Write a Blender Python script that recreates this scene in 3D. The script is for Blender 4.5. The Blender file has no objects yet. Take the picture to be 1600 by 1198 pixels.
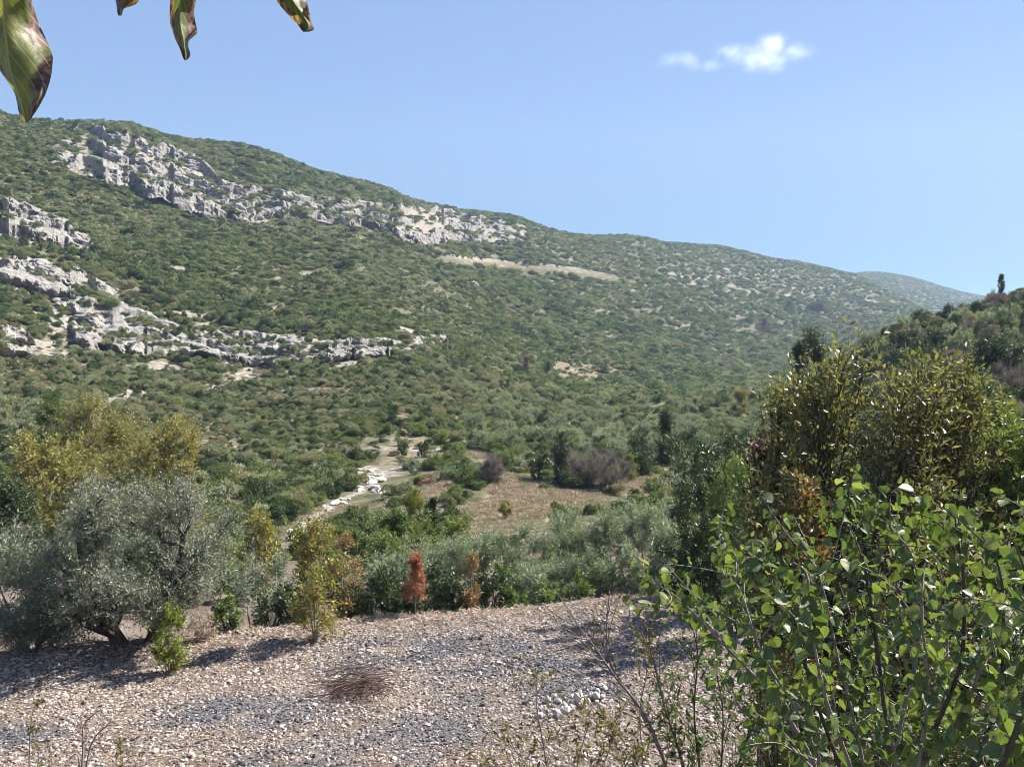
import bpy, math
import numpy as np
PI = math.pi
C = bpy.context.scene.collection
scene = bpy.context.scene

# ------------------------------------------------------------------ camera
F = 1256.0            # focal length in pixels of the 1600x1198 photograph
HY = 560.0            # image row of the horizon
CAMZ = 8.0
PITCH = math.atan((599.0 - HY) / F)
cam_d = bpy.data.cameras.new('camera')
cam_d.sensor_width = 36.0
cam_d.lens = F / 1600.0 * 36.0
cam_d.clip_start = 0.05
cam_d.clip_end = 30000
cam = bpy.data.objects.new('camera', cam_d)
C.objects.link(cam)
cam.location = (0, 0, CAMZ)
cam.rotation_euler = (PI / 2 - PITCH, 0, 0)
scene.camera = cam

# ------------------------------------------------------------------ light
SUN_EL, SUN_AZ = math.radians(46), math.radians(64)     # azimuth clockwise from +Y
world = bpy.data.worlds.new('World')
scene.world = world
world.use_nodes = True
nt = world.node_tree
nt.nodes.clear()
w_out = nt.nodes.new('ShaderNodeOutputWorld')
w_bg = nt.nodes.new('ShaderNodeBackground')
w_sky = nt.nodes.new('ShaderNodeTexSky')
w_sky.sky_type = 'NISHITA'
w_sky.sun_disc = False
w_sky.sun_elevation = SUN_EL
w_sky.sun_rotation = SUN_AZ
w_sky.altitude = 300
w_sky.air_density = 1.0
w_sky.dust_density = 0.1
w_sky.ozone_density = 2.0
w_bg.inputs['Strength'].default_value = 0.10
w_sep = nt.nodes.new('ShaderNodeSeparateColor'); w_sep.mode = 'HSV'
w_cmb = nt.nodes.new('ShaderNodeCombineColor'); w_cmb.mode = 'HSV'
def w_pow(src, e, k):
    a = nt.nodes.new('ShaderNodeMath'); a.operation = 'POWER'; a.inputs[1].default_value = e
    b = nt.nodes.new('ShaderNodeMath'); b.operation = 'MULTIPLY'; b.inputs[1].default_value = k
    nt.links.new(src, a.inputs[0]); nt.links.new(a.outputs[0], b.inputs[0]); return b.outputs[0]
nt.links.new(w_sky.outputs[0], w_sep.inputs[0])
w_hue = nt.nodes.new('ShaderNodeMath'); w_hue.operation = 'ADD'; w_hue.inputs[1].default_value = 0.002
nt.links.new(w_sep.outputs[0], w_hue.inputs[0]); nt.links.new(w_hue.outputs[0], w_cmb.inputs[0])
nt.links.new(w_pow(w_sep.outputs[1], 0.42, 0.84), w_cmb.inputs[1])
nt.links.new(w_pow(w_sep.outputs[2], 0.03, 1.82), w_cmb.inputs[2])
nt.links.new(w_cmb.outputs[0], w_bg.inputs[0])
nt.links.new(w_bg.outputs[0], w_out.inputs[0])
sd = bpy.data.lights.new('sun', 'SUN')
sd.energy = 5.0
sd.angle = math.radians(0.53)
sd.color = (1.0, 0.95, 0.87)
sun = bpy.data.objects.new('sun', sd)
C.objects.link(sun)
sun.location = (60, 30, 90)
sun.rotation_euler = (PI / 2 - SUN_EL, 0, PI - SUN_AZ)
scene.view_settings.view_transform = 'Standard'
scene.view_settings.look = 'None'
scene.view_settings.exposure = 1.7
scene.view_settings.gamma = 1.0
scene.view_settings.use_curve_mapping = False
scene.render.engine = 'CYCLES'
scene.cycles.max_bounces = 6
scene.cycles.diffuse_bounces = 3
scene.cycles.transmission_bounces = 4
scene.cycles.transparent_max_bounces = 4
scene.cycles.volume_bounces = 1
scene.cycles.use_denoising = True
scene.cycles.denoiser = 'OPENIMAGEDENOISE'
scene.cycles.denoising_input_passes = 'RGB_ALBEDO_NORMAL'
scene.cycles.denoising_prefilter = 'ACCURATE'
scene.cycles.filter_width = 0.9
scene.cycles.sample_clamp_indirect = 6
scene.cycles.caustics_reflective = False
scene.cycles.caustics_refractive = False

# ------------------------------------------------------------------ maths
def pix(px, py, d):
    """world point seen at photo pixel (px, py) at depth y = d"""
    px = np.asarray(px, float); py = np.asarray(py, float); d = np.asarray(d, float)
    v = (599.0 - py) / F
    u = (px - 800.0) / F
    cy = math.cos(PITCH) + v * math.sin(PITCH)
    cz = v * math.cos(PITCH) - math.sin(PITCH)
    return np.stack([u / cy * d, d + 0 * u, CAMZ + cz / cy * d], -1)

def unpix(P):
    P = np.asarray(P, float)
    x, y, z = P[..., 0], P[..., 1], P[..., 2] - CAMZ
    yc = y * math.cos(PITCH) - z * math.sin(PITCH)
    zc = y * math.sin(PITCH) + z * math.cos(PITCH)
    return 800.0 + F * x / yc, 599.0 - F * zc / yc

def tan_of(py):
    v = (599.0 - np.asarray(py, float)) / F
    return (v * math.cos(PITCH) - math.sin(PITCH)) / (math.cos(PITCH) + v * math.sin(PITCH))

def hsh(ix, iy, iz, seed):
    h = (ix.astype(np.int64) * 374761393 + iy.astype(np.int64) * 668265263 + iz.astype(np.int64) * 1440662683 + seed * 974711) & 0xFFFFFFFF
    h = ((h ^ (h >> 13)) * 1274126177) & 0xFFFFFFFF
    h = ((h ^ (h >> 16)) * 2246822519) & 0xFFFFFFFF
    return ((h ^ (h >> 15)) & 0xFFFFFF) / float(0xFFFFFF)

def noise(P, seed=0):
    """value noise in 0..1 for (N,2) or (N,3) points"""
    P = np.asarray(P, float)
    if P.shape[-1] == 2:
        P = np.concatenate([P, np.zeros(P.shape[:-1] + (1,)) + 0.37], -1)
    i = np.floor(P); f = P - i; f = f * f * (3 - 2 * f)
    i = i.astype(np.int64)
    out = 0
    for a in (0, 1):
        wx = f[..., 0] if a else 1 - f[..., 0]
        for b in (0, 1):
            wy = f[..., 1] if b else 1 - f[..., 1]
            for c in (0, 1):
                wz = f[..., 2] if c else 1 - f[..., 2]
                out = out + wx * wy * wz * hsh(i[..., 0] + a, i[..., 1] + b, i[..., 2] + c, seed)
    return out

def fbm(P, oct=4, seed=0, gain=0.5):
    P = np.asarray(P, float); s = 0; a = 1.0; t = 0
    for k in range(oct):
        s = s + a * noise(P * (2.03 ** k) + 17.3 * k, seed + k); t += a; a *= gain
    return s / t

def ridged(P, oct=4, seed=0, gain=0.5):
    P = np.asarray(P, float); s = 0; a = 1.0; t = 0
    for k in range(oct):
        s = s + a * (1 - np.abs(2 * noise(P * (2.03 ** k) + 11.7 * k, seed + k) - 1)); t += a; a *= gain
    return s / t

def sstep(a, b, x):
    t = np.clip((x - a) / (b - a), 0, 1)
    return t * t * (3 - 2 * t)

def inpoly(px, py, poly):
    inside = np.zeros(np.shape(px), bool)
    n = len(poly)
    for i in range(n):
        x0, y0 = poly[i]; x1, y1 = poly[(i + 1) % n]
        if y0 == y1: continue
        c = ((y0 > py) != (y1 > py)) & (px < (x1 - x0) * (py - y0) / (y1 - y0) + x0)
        inside ^= c
    return inside

def polydist(px, py, line):
    best = np.full(np.shape(px), 1e9)
    for (x0, y0), (x1, y1) in zip(line[:-1], line[1:]):
        dx, dy = x1 - x0, y1 - y0
        t = np.clip(((px - x0) * dx + (py - y0) * dy) / (dx * dx + dy * dy), 0, 1)
        best = np.minimum(best, np.hypot(px - x0 - t * dx, py - y0 - t * dy))
    return best

# ------------------------------------------------------------------ terrain height
CTRL = {
    -300: [(21, 1062), (35, 900), (60, 730), (100, 580), (150, 470), (220, 320), (300, 210), (430, 115), (700, 130), (1500, 220)],
    -120: [(21, 1050), (35, 900), (60, 745), (100, 615), (150, 510), (220, 380), (300, 270), (450, 152), (700, 165), (1500, 250)],
    0: [(21, 1040), (35, 905), (60, 770), (100, 655), (150, 560), (220, 440), (300, 325), (480, 184), (700, 195), (1500, 270)],
    200: [(21.5, 1020), (35, 930), (60, 800), (100, 700), (150, 610), (220, 515), (300, 410), (420, 300), (540, 208), (800, 220), (1600, 290)],
    400: [(22.8, 1000), (40, 900), (60, 830), (90, 745), (140, 655), (200, 585), (300, 470), (420, 380), (500, 325), (620, 246), (900, 258), (1700, 320)],
    600: [(24, 975), (40, 910), (60, 832), (75, 785), (100, 725), (150, 645), (220, 572), (330, 480), (480, 400), (580, 350), (740, 300), (1000, 310), (1800, 360)],
    800: [(25.8, 950), (40, 920), (55, 845), (70, 792), (85, 748), (110, 712), (160, 667), (250, 617), (350, 570), (500, 500), (650, 440), (760, 392), (870, 347), (1200, 360), (2000, 400)],
    1000: [(27, 930), (50, 850), (75, 782), (95, 747), (130, 710), (200, 662), (300, 622), (450, 590), (600, 530), (800, 455), (1100, 378), (1500, 388), (2200, 430)],
    1130: [(27, 930), (55, 815), (90, 740), (140, 690), (250, 635), (400, 605), (600, 575), (800, 510), (1050, 440), (1300, 392), (1700, 402), (2300, 440)],
    1250: [(27, 925), (60, 790), (100, 710), (160, 655), (300, 612), (500, 590), (700, 570), (900, 515), (1250, 438), (1500, 412), (1900, 425), (2400, 445)],
    1340: [(28, 915), (60, 740), (100, 640), (150, 572), (300, 570), (600, 560), (900, 525), (1200, 470), (1500, 432), (1800, 442), (2200, 436), (2700, 427), (3300, 440)],
    1420: [(30, 895), (60, 705), (100, 600), (150, 522), (250, 534), (400, 540), (700, 530), (1050, 505), (1350, 474), (1600, 482), (2100, 450), (2500, 434), (3200, 446)],
    1480: [(30, 870), (60, 685), (100, 588), (150, 510), (200, 520), (300, 530), (700, 522), (1200, 505), (1600, 500), (2200, 470), (2650, 452), (3300, 460)],
    1540: [(30, 835), (60, 665), (100, 565), (150, 502), (185, 490), (300, 500), (700, 515), (1500, 500), (2200, 480), (2800, 465), (3400, 472)],
    1610: [(30, 800), (60, 640), (100, 550), (150, 490), (185, 470), (260, 470), (600, 500), (1500, 495), (2800, 478), (3400, 482)],
    1800: [(30, 750), (60, 600), (100, 500), (150, 430), (200, 410), (300, 425), (1000, 460), (2800, 478), (3400, 482)],
    2050: [(30, 720), (60, 560), (100, 460), (150, 400), (200, 380), (300, 395), (1000, 440), (2800, 470)],
}
_cx, _cv = [], []
for _px, _rows in CTRL.items():
    _u = (_px - 800.0) / F
    for _d, _py in _rows:
        _cx.append((_u * 4.5, math.log(_d))); _cv.append(float(tan_of(_py)))
_cx = np.array(_cx); _cv = np.array(_cv)

def _phi(r2):
    return 0.5 * r2 * np.log(r2 + 1e-12)
_n = len(_cx)
_K = _phi(((_cx[:, None] - _cx[None]) ** 2).sum(-1)) + np.eye(_n) * 2e-3
_Pm = np.concatenate([np.ones((_n, 1)), _cx], 1)
_A = np.block([[_K, _Pm], [_Pm.T, np.zeros((3, 3))]])
_sol = np.linalg.solve(_A, np.concatenate([_cv, np.zeros(3)]))

def tps(u, ln):
    X = np.stack([np.ravel(u) * 4.5, np.ravel(ln)], -1)
    out = np.empty(len(X))
    for s in range(0, len(X), 40000):
        q = X[s:s + 40000]
        r2 = ((q[:, None] - _cx[None]) ** 2).sum(-1)
        out[s:s + 40000] = _phi(r2) @ _sol[:_n] + _sol[_n] + q @ _sol[_n + 1:]
    return out.reshape(np.shape(u))

def zfar(x, y):
    y = np.maximum(y, 12.0)
    u = np.clip(x / y, -1.25, 1.25)
    z = CAMZ + y * tps(u, np.log(y))
    p = np.stack([x, y], -1)
    amp = sstep(90, 250, y)
    z = z + amp * ((fbm(p / 85.0, 4, 3) - 0.5) * 9.0 * sstep(150, 500, y) + (ridged(p / 30.0, 3, 9) - 0.6) * 3.2)
    z = z + (fbm(p / 6.0, 2, 21) - 0.5) * 0.7
    return z

def edge_s(x, y):
    e = np.where(x < 4, 25.0 + 0.28 * x, 26.1 + 0.1 * (x - 4))
    return y - e

def znear(x, y):
    p = np.stack([x, y], -1)
    z = (fbm(p / 3.0, 3, 5) - 0.5) * 0.22
    z = z - 3.2 * sstep(0.3, 7, edge_s(x, y))
    z = z + 6.35 * np.clip((12.6 - y) / 10.2, 0, 1) ** 1.1
    z = z + 1.6 * sstep(5.5, 14, x) * sstep(8, 14, y)
    return z

def ground(x, y):
    x = np.asarray(x, float); y = np.asarray(y, float)
    w = sstep(3.0, 13.0, edge_s(x, y))
    return znear(x, y) * (1 - w) + zfar(x, y) * w

# depth at which the pixel ray meets the terrain
_LN = np.linspace(math.log(14), math.log(3200), 420)
def hit(px, py):
    px = np.atleast_1d(np.asarray(px, float)); py = np.atleast_1d(np.asarray(py, float))
    P0 = pix(px, py, 1.0)
    u = P0[:, 0]; tz = P0[:, 2] - CAMZ
    D = np.exp(_LN)[None, :]
    Z = ground(u[:, None] * D, D + 0 * u[:, None])
    below = (CAMZ + tz[:, None] * D) <= Z
    k = np.where(below.any(1), below.argmax(1), len(_LN) - 1)
    d = np.exp(_LN[k])
    return np.stack([u * d, d, ground(u * d, d)], -1)

# ------------------------------------------------------------------ mesh helpers
class MB:
    """collects vertices and faces of one mesh object"""
    def __init__(s): s.V = []; s.F = []; s.n = 0; s.uv = []
    def add(s, V, Fc, uv=None):
        V = np.asarray(V, float).reshape(-1, 3)
        Fl = Fc if isinstance(Fc, list) else [Fc]
        for f in Fl:
            s.F.append(np.asarray(f, np.int64) + s.n)
        s.V.append(V); s.uv.append(uv); s.n += len(V)
        return s
    def mesh(s, name, mats, smooth=False, origin=(0, 0, 0)):
        me = bpy.data.meshes.new(name)
        V = np.concatenate(s.V) - np.asarray(origin, float) if s.V else np.zeros((0, 3))
        me.vertices.add(len(V)); me.vertices.foreach_set('co', V.ravel().astype(np.float32))
        loops = np.concatenate([f.ravel() for f in s.F]) if s.F else np.zeros(0, int)
        tot = np.concatenate([np.full(len(f), f.shape[1]) for f in s.F]) if s.F else np.zeros(0, int)
        st = np.concatenate([[0], np.cumsum(tot)[:-1]]) if len(tot) else tot
        me.loops.add(len(loops)); me.loops.foreach_set('vertex_index', loops.astype(np.int32))
        me.polygons.add(len(tot)); me.polygons.foreach_set('loop_start', st.astype(np.int32))
        me.polygons.foreach_set('use_smooth', np.full(len(tot), bool(smooth)))
        if s.uv and all(u is not None for u in s.uv):
            UV = np.concatenate(s.uv)[loops]
            l = me.uv_layers.new(name='UVMap'); l.data.foreach_set('uv', UV.ravel().astype(np.float32))
        me.update(calc_edges=True)
        for m in (mats if isinstance(mats, (list, tuple)) else [mats]): me.materials.append(m)
        return me
    def obj(s, name, mats, parent=None, smooth=False, loc=(0, 0, 0)):
        o = bpy.data.objects.new(name, s.mesh(name, mats, smooth, loc if parent is None else (0, 0, 0)))
        C.objects.link(o)
        if parent is not None: o.parent = parent
        else: o.location = loc
        return o

def tag(o, label=None, cat=None, group=None, kind=None):
    for k, v in (('label', label), ('category', cat), ('group', group), ('kind', kind)):
        if v: o[k] = v
    return o

def empty(name, loc, label, cat, group=None):
    o = bpy.data.objects.new(name, None); C.objects.link(o)
    o.location = loc; o.empty_display_size = 0.3
    return tag(o, label, cat, group)

def copy_tree(o):
    c = o.copy(); C.objects.link(c)
    for ch in list(o.children):
        d = ch.copy(); C.objects.link(d); d.parent = c
    return c

def attr(me, name, vals):
    a = me.attributes.new(name, 'FLOAT', 'POINT'); a.data.foreach_set('value', np.asarray(vals, np.float32))

def unit(v):
    return v / np.maximum(np.linalg.norm(v, axis=-1, keepdims=True), 1e-9)

def tubes(A, B, Cc, r0, r1, seg=4, side=5):
    """a batch of tapered tubes along quadratic curves A-B-C"""
    A = np.atleast_2d(A); B = np.atleast_2d(B); Cc = np.atleast_2d(Cc); N = len(A)
    r0 = np.broadcast_to(r0, (N,)); r1 = np.broadcast_to(r1, (N,))
    t = np.linspace(0, 1, seg + 1)[None, :, None]
    P = (1 - t) ** 2 * A[:, None] + 2 * t * (1 - t) * B[:, None] + t * t * Cc[:, None]
    T = unit(2 * (1 - t) * (B - A)[:, None] + 2 * t * (Cc - B)[:, None] + 1e-9)
    ref = np.where(np.abs(T[..., 2:3]) > 0.9, np.array([1.0, 0, 0]), np.array([0, 0, 1.0]))
    X = unit(np.cross(T, ref)); Y = np.cross(T, X)
    a = np.linspace(0, 2 * PI, side, endpoint=False)
    r = r0[:, None] * (1 - t[0, :, 0]) + r1[:, None] * t[0, :, 0]
    V = P[:, :, None] + r[..., None, None] * (X[:, :, None] * np.cos(a)[None, None, :, None] + Y[:, :, None] * np.sin(a)[None, None, :, None])
    base = (np.arange(N) * (seg + 1) * side)[:, None, None]
    i = (np.arange(seg) * side)[None, :, None]; j = np.arange(side)[None, None, :]; j2 = (j + 1) % side
    Fq = np.stack([base + i + j, base + i + j2, base + i + side + j2, base + i + side + j], -1).reshape(-1, 4)
    return V.reshape(-1, 3), Fq

def polytube(pts, r0, r1, side=6, sub=3):
    """one smooth tube through a polyline"""
    pts = np.asarray(pts, float)
    n = len(pts); q = []
    ext = np.concatenate([[2 * pts[0] - pts[1]], pts, [2 * pts[-1] - pts[-2]]])
    for i in range(n - 1):
        p0, p1, p2, p3 = ext[i:i + 4]
        for t in np.linspace(0, 1, sub, endpoint=False):
            q.append(0.5 * (2 * p1 + (p2 - p0) * t + (2 * p0 - 5 * p1 + 4 * p2 - p3) * t * t + (3 * p1 - p0 - 3 * p2 + p3) * t ** 3))
    q.append(pts[-1]); q = np.array(q); m = len(q)
    T = unit(np.gradient(q, axis=0))
    ref = np.where(np.abs(T[:, 2:3]) > 0.9, np.array([1.0, 0, 0]), np.array([0, 0, 1.0]))
    X = unit(np.cross(T, ref)); Y = np.cross(T, X)
    r = np.linspace(r0, r1, m)[:, None, None]
    a = np.linspace(0, 2 * PI, side, endpoint=False)[None, :, None]
    V = q[:, None] + r * (X[:, None] * np.cos(a) + Y[:, None] * np.sin(a))
    i = (np.arange(m - 1) * side)[:, None]; j = np.arange(side)[None]; j2 = (j + 1) % side
    Fq = np.stack([i + j, i + j2, i + side + j2, i + side + j], -1).reshape(-1, 4)
    return V.reshape(-1, 3), Fq, q

def leaves_geo(P, D, Nn, L, W, fold=0.12):
    """pointed leaves: two triangles folded along the midrib"""
    D = unit(D); S = unit(np.cross(D, Nn)); Nn = np.cross(S, D)
    L = np.asarray(L)[:, None]; W = np.asarray(W)[:, None]
    mid = P + D * L * 0.45 + Nn * W * fold
    V = np.stack([P, mid + S * W * 0.5, P + D * L, mid - S * W * 0.5], 1).reshape(-1, 3)
    b = (np.arange(len(P)) * 4)[:, None]
    return V, np.concatenate([b + np.array([[0, 1, 2]]), b + np.array([[0, 2, 3]])])

def rnd_unit(rng, n):
    return unit(rng.normal(size=(n, 3)))

# ------------------------------------------------------------------ materials
def mat(name):
    m = bpy.data.materials.new(name); m.use_nodes = True
    m.node_tree.nodes.clear()
    return m, m.node_tree.nodes, m.node_tree.links

def N(nodes, t, **kw):
    n = nodes.new(t)
    for k, v in kw.items(): setattr(n, k, v)
    return n

def ramp(nodes, cols, pos=None, interp='LINEAR'):
    r = nodes.new('ShaderNodeValToRGB'); e = r.color_ramp.elements
    r.color_ramp.interpolation = interp
    pos = pos or [i / (len(cols) - 1) for i in range(len(cols))]
    while len(e) < len(cols): e.new(0.5)
    for i, (c, p) in enumerate(zip(cols, pos)):
        e[i].position = p; e[i].color = (*c, 1)
    return r

def leaf_mat(name, cols, trans=0.3, rough=0.45, warm=(1.25, 1.35, 0.6), inst=0.35, spec=0.35):
    m, nd, lk = mat(name)
    geo = N(nd, 'ShaderNodeNewGeometry'); oi = N(nd, 'ShaderNodeObjectInfo')
    rp = ramp(nd, cols)
    mx = N(nd, 'ShaderNodeMix'); mx.inputs[0].default_value = inst
    lk.new(geo.outputs['Random Per Island'], mx.inputs[2]); lk.new(oi.outputs['Random'], mx.inputs[3])
    st = N(nd, 'ShaderNodeMapRange'); st.inputs[1].default_value = 0.5 * inst * 0.5; st.inputs[2].default_value = 1 - 0.5 * inst * 0.5
    lk.new(mx.outputs[0], st.inputs[0]); lk.new(st.outputs[0], rp.inputs[0])
    p = N(nd, 'ShaderNodeBsdfPrincipled'); p.inputs['Roughness'].default_value = rough
    p.inputs['Specular IOR Level'].default_value = spec
    lk.new(rp.outputs[0], p.inputs['Base Color'])
    out = N(nd, 'ShaderNodeOutputMaterial')
    if trans > 0:
        tr = N(nd, 'ShaderNodeBsdfTranslucent')
        mu = N(nd, 'ShaderNodeMix', data_type='RGBA', blend_type='MULTIPLY'); mu.inputs[0].default_value = 1
        lk.new(rp.outputs[0], mu.inputs[6]); mu.inputs[7].default_value = (*warm, 1)
        lk.new(mu.outputs[2], tr.inputs[0])
        ms = N(nd, 'ShaderNodeMixShader'); ms.inputs[0].default_value = trans
        lk.new(p.outputs[0], ms.inputs[1]); lk.new(tr.outputs[0], ms.inputs[2]); lk.new(ms.outputs[0], out.inputs[0])
    else:
        lk.new(p.outputs[0], out.inputs[0])
    return m

def noise_mat(name, cols, scale=3.0, rough=0.9, bump=0.4, bscale=12.0, detail=6, pos=None, stretch=(1, 1, 1), bdist=0.05, island=0.0):
    m, nd, lk = mat(name)
    geo = N(nd, 'ShaderNodeNewGeometry')
    mp = N(nd, 'ShaderNodeMapping'); mp.inputs['Scale'].default_value = stretch
    lk.new(geo.outputs['Position'], mp.inputs[0])
    n1 = N(nd, 'ShaderNodeTexNoise'); n1.inputs['Scale'].default_value = scale; n1.inputs['Detail'].default_value = detail
    n1.inputs['Roughness'].default_value = 0.65
    lk.new(mp.outputs[0], n1.inputs['Vector'])
    rp = ramp(nd, cols, pos)
    if island:
        mx = N(nd, 'ShaderNodeMix'); mx.inputs[0].default_value = island
        oi = N(nd, 'ShaderNodeObjectInfo')
        lk.new(n1.outputs[0], mx.inputs[2]); lk.new(oi.outputs['Random'], mx.inputs[3]); lk.new(mx.outputs[0], rp.inputs[0])
    else:
        lk.new(n1.outputs[0], rp.inputs[0])
    p = N(nd, 'ShaderNodeBsdfPrincipled'); p.inputs['Roughness'].default_value = rough
    p.inputs['Specular IOR Level'].default_value = 0.2
    lk.new(rp.outputs[0], p.inputs['Base Color'])
    if bump:
        n2 = N(nd, 'ShaderNodeTexNoise'); n2.inputs['Scale'].default_value = bscale; n2.inputs['Detail'].default_value = 5
        lk.new(mp.outputs[0], n2.inputs['Vector'])
        b = N(nd, 'ShaderNodeBump'); b.inputs['Strength'].default_value = bump; b.inputs['Distance'].default_value = bdist
        lk.new(n2.outputs[0], b.inputs['Height']); lk.new(b.outputs[0], p.inputs['Normal'])
    out = N(nd, 'ShaderNodeOutputMaterial'); lk.new(p.outputs[0], out.inputs[0])
    return m

BARK = noise_mat('bark_dark', [(.045, .036, .03), (.12, .10, .085)], 14, bump=.6, bscale=30, stretch=(1, 1, .3))
BARK_G = noise_mat('bark_grey', [(.13, .11, .10), (.33, .29, .26)], 18, bump=.5, bscale=40, stretch=(1, 1, .3))
TWIG = noise_mat('twig_brown', [(.12, .095, .085), (.27, .225, .21)], 30, bump=0)
L_OLIVE = leaf_mat('olive_leaf', [(0.132, 0.155, 0.098), (0.178, 0.201, 0.136), (0.230, 0.253, 0.184), (0.310, 0.328, 0.265)], .22, .45, (1.1, 1.15, .8), .1, .4)
L_GREYG = leaf_mat('grey_green_leaf', [(0.106, 0.153, 0.080), (0.173, 0.226, 0.127), (0.239, 0.277, 0.183), (0.363, 0.392, 0.286)], .30, .45, (1.15, 1.2, .7), .25, .4)
L_GOLD = leaf_mat('golden_leaf', [(0.095, 0.113, 0.032), (0.196, 0.196, 0.051), (0.292, 0.265, 0.076), (0.380, 0.316, 0.127)], .40, .5, (1.2, 1.15, .5), .3)
L_YELL = leaf_mat('yellow_leaf', [(.10, .125, .028), (.20, .20, .042), (.31, .27, .065), (.34, .24, .10)], .35, .5, (1.2, 1.15, .5), .15)
L_ORAN = leaf_mat('orange_leaf', [(.14, .14, .04), (.26, .20, .08), (.33, .22, .12), (.28, .15, .08)], .3, .5, (1.2, 1.0, .6), .1)
L_RED = leaf_mat('red_leaf', [(.17, .12, .05), (.29, .115, .06), (.38, .155, .09), (.40, .22, .13)], .35, .5, (1.2, .85, .65), .05)
L_GREEN = leaf_mat('mid_green_leaf', [(0.053, 0.094, 0.027), (0.091, 0.143, 0.039), (0.143, 0.189, 0.053), (0.227, 0.242, 0.076)], .32, .42, (1.3, 1.4, .5), .35, .4)
L_DARK = leaf_mat('dark_green_leaf', [(0.027, 0.049, 0.018), (0.049, 0.078, 0.027), (0.078, 0.108, 0.038)], .15, .42, (1.3, 1.4, .5), .3, .4)
L_YGRN = leaf_mat('yellow_green_leaf', [(.080, .115, .020), (.13, .17, .028), (.20, .22, .04), (.26, .24, .05)], .35, .45, (1.3, 1.3, .4), .15)
L_WALN = leaf_mat('walnut_leaf', [(.070, .082, .036), (.112, .122, .052), (.165, .165, .068), (.26, .225, .10)], .36, .42, (1.3, 1.3, .55), .05, .45)
L_PLUM = leaf_mat('plum_leaf', [(0.024, 0.010, 0.011), (0.056, 0.020, 0.022), (0.096, 0.040, 0.036)], .25, .4, (1.3, .7, .7), .05)
L_RUST = leaf_mat('rusty_leaf', [(.085, .10, .03), (.115, .12, .038), (.20, .15, .055), (.22, .13, .06)], .35, .45, (1.3, 1.05, .5), .05)
L_BROWN = leaf_mat('dry_brown_leaf', [(.12, .085, .065), (.19, .145, .12), (.25, .19, .15)], .15, .6, (1.1, 1, .8), .2)
L_PINEB = leaf_mat('dead_pine_needles', [(.16, .07, .05), (.24, .11, .08), (.28, .15, .11)], .1, .6, (1.1, 1, .8), .1)
L_STRAW = leaf_mat('dry_straw', [(.23, .165, .115), (.34, .255, .185), (.46, .36, .27)], .15, .6, (1.1, 1, .8), .2)

# ------------------------------------------------------------------ where rock, bare soil and road show (photo outlines, put on the terrain)
CLIFF_A = ([(82, 224), (125, 196), (200, 212), (265, 232), (318, 252), (345, 283), (400, 296), (480, 309), (570, 319), (655, 322), (740, 338), (822, 350)],
           [(82, 262), (130, 280), (200, 304), (265, 328), (318, 346), (385, 356), (430, 350), (500, 352), (575, 362), (650, 388), (740, 384), (822, 378)])
CLIFF_C = ([(70, 440), (130, 455), (190, 470), (250, 496), (310, 516), (380, 520), (460, 530), (530, 536), (620, 536), (700, 520)],
           [(70, 520), (130, 552), (190, 562), (250, 560), (310, 562), (380, 582), (450, 578), (530, 560), (620, 556), (700, 546)])
CLIFF_B = ([(-70, 300), (0, 306), (60, 322), (110, 350), (158, 386)], [(-70, 372), (0, 372), (60, 384), (110, 396), (158, 404)])
CLIFF_B2 = ([(-70, 396), (0, 400), (60, 404), (130, 424), (190, 452)], [(-70, 452), (0, 452), (60, 468), (130, 492), (190, 500)])
CLIFF_D = ([(-70, 496), (0, 500), (40, 514), (78, 552)], [(-70, 570), (0, 568), (40, 566), (78, 566)])
CLIFF_E = ([(500, 540), (540, 532), (600, 530), (640, 540)], [(500, 574), (540, 568), (600, 562), (640, 556)])
def band(c, grow=0):
    t, b = c
    return [(x, y - grow) for x, y in t] + [(x, y + grow) for x, y in reversed(b)]
SOILS = [  # patches of pale soil and scree between the shrubs
    [(470, 598), (540, 600), (556, 622), (480, 628)], [(610, 640), (650, 648), (668, 690), (640, 725), (600, 728), (612, 690)],
    [(700, 615), (735, 612), (740, 632), (690, 640)], [(270, 590), (320, 604), (330, 630), (290, 620)],
    [(300, 640), (350, 665), (400, 720), (370, 730), (320, 690)], [(840, 560), (900, 562), (985, 580), (960, 600), (880, 590)],
    [(0, 575), (70, 570), (150, 585), (150, 600), (60, 610), (0, 610)], [(180, 610), (250, 625), (280, 660), (210, 670)],
    [(395, 480), (440, 478), (445, 500), (400, 505)], [(455, 640), (520, 648), (500, 664), (450, 660)],
    [(180, 440), (222, 436), (225, 455), (190, 460)], [(1130, 610), (1180, 604), (1182, 614), (1135, 620)], [(700, 566), (780, 572), (830, 610), (740, 604)],
    [(690, 648), (760, 662), (770, 690), (700, 690)], [(330, 655), (420, 712), (480, 745), (470, 758), (400, 725), (325, 672)]]
MEADOW = [[(700, 826), (722, 792), (770, 762), (776, 742), (838, 740), (868, 764), (925, 768), (958, 776), (950, 788), (890, 798), (820, 822), (735, 836)],
          [(980, 745), (1060, 744), (1060, 768), (985, 772)],
          [(660, 740), (700, 738), (730, 760), (680, 790), (655, 790)], [(700, 702), (760, 698), (770, 716), (705, 720)],
          [(905, 670), (950, 673), (945, 682), (900, 681)], [(990, 636), (1060, 630), (1065, 640), (995, 643)], [(1100, 745), (1180, 735), (1190, 770), (1110, 780)]]
CREEK = [(448, 838), (470, 822), (490, 806), (520, 790), (560, 768), (582, 752), (600, 742)]
SCREE = [(600, 730), (625, 715), (652, 694), (656, 678), (640, 652)]
ROAD = [(690, 402), (735, 407), (800, 414), (850, 418), (890, 421), (925, 428), (965, 434)]
TRACK = [(440, 372), (520, 382), (600, 390), (690, 402)]

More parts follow.
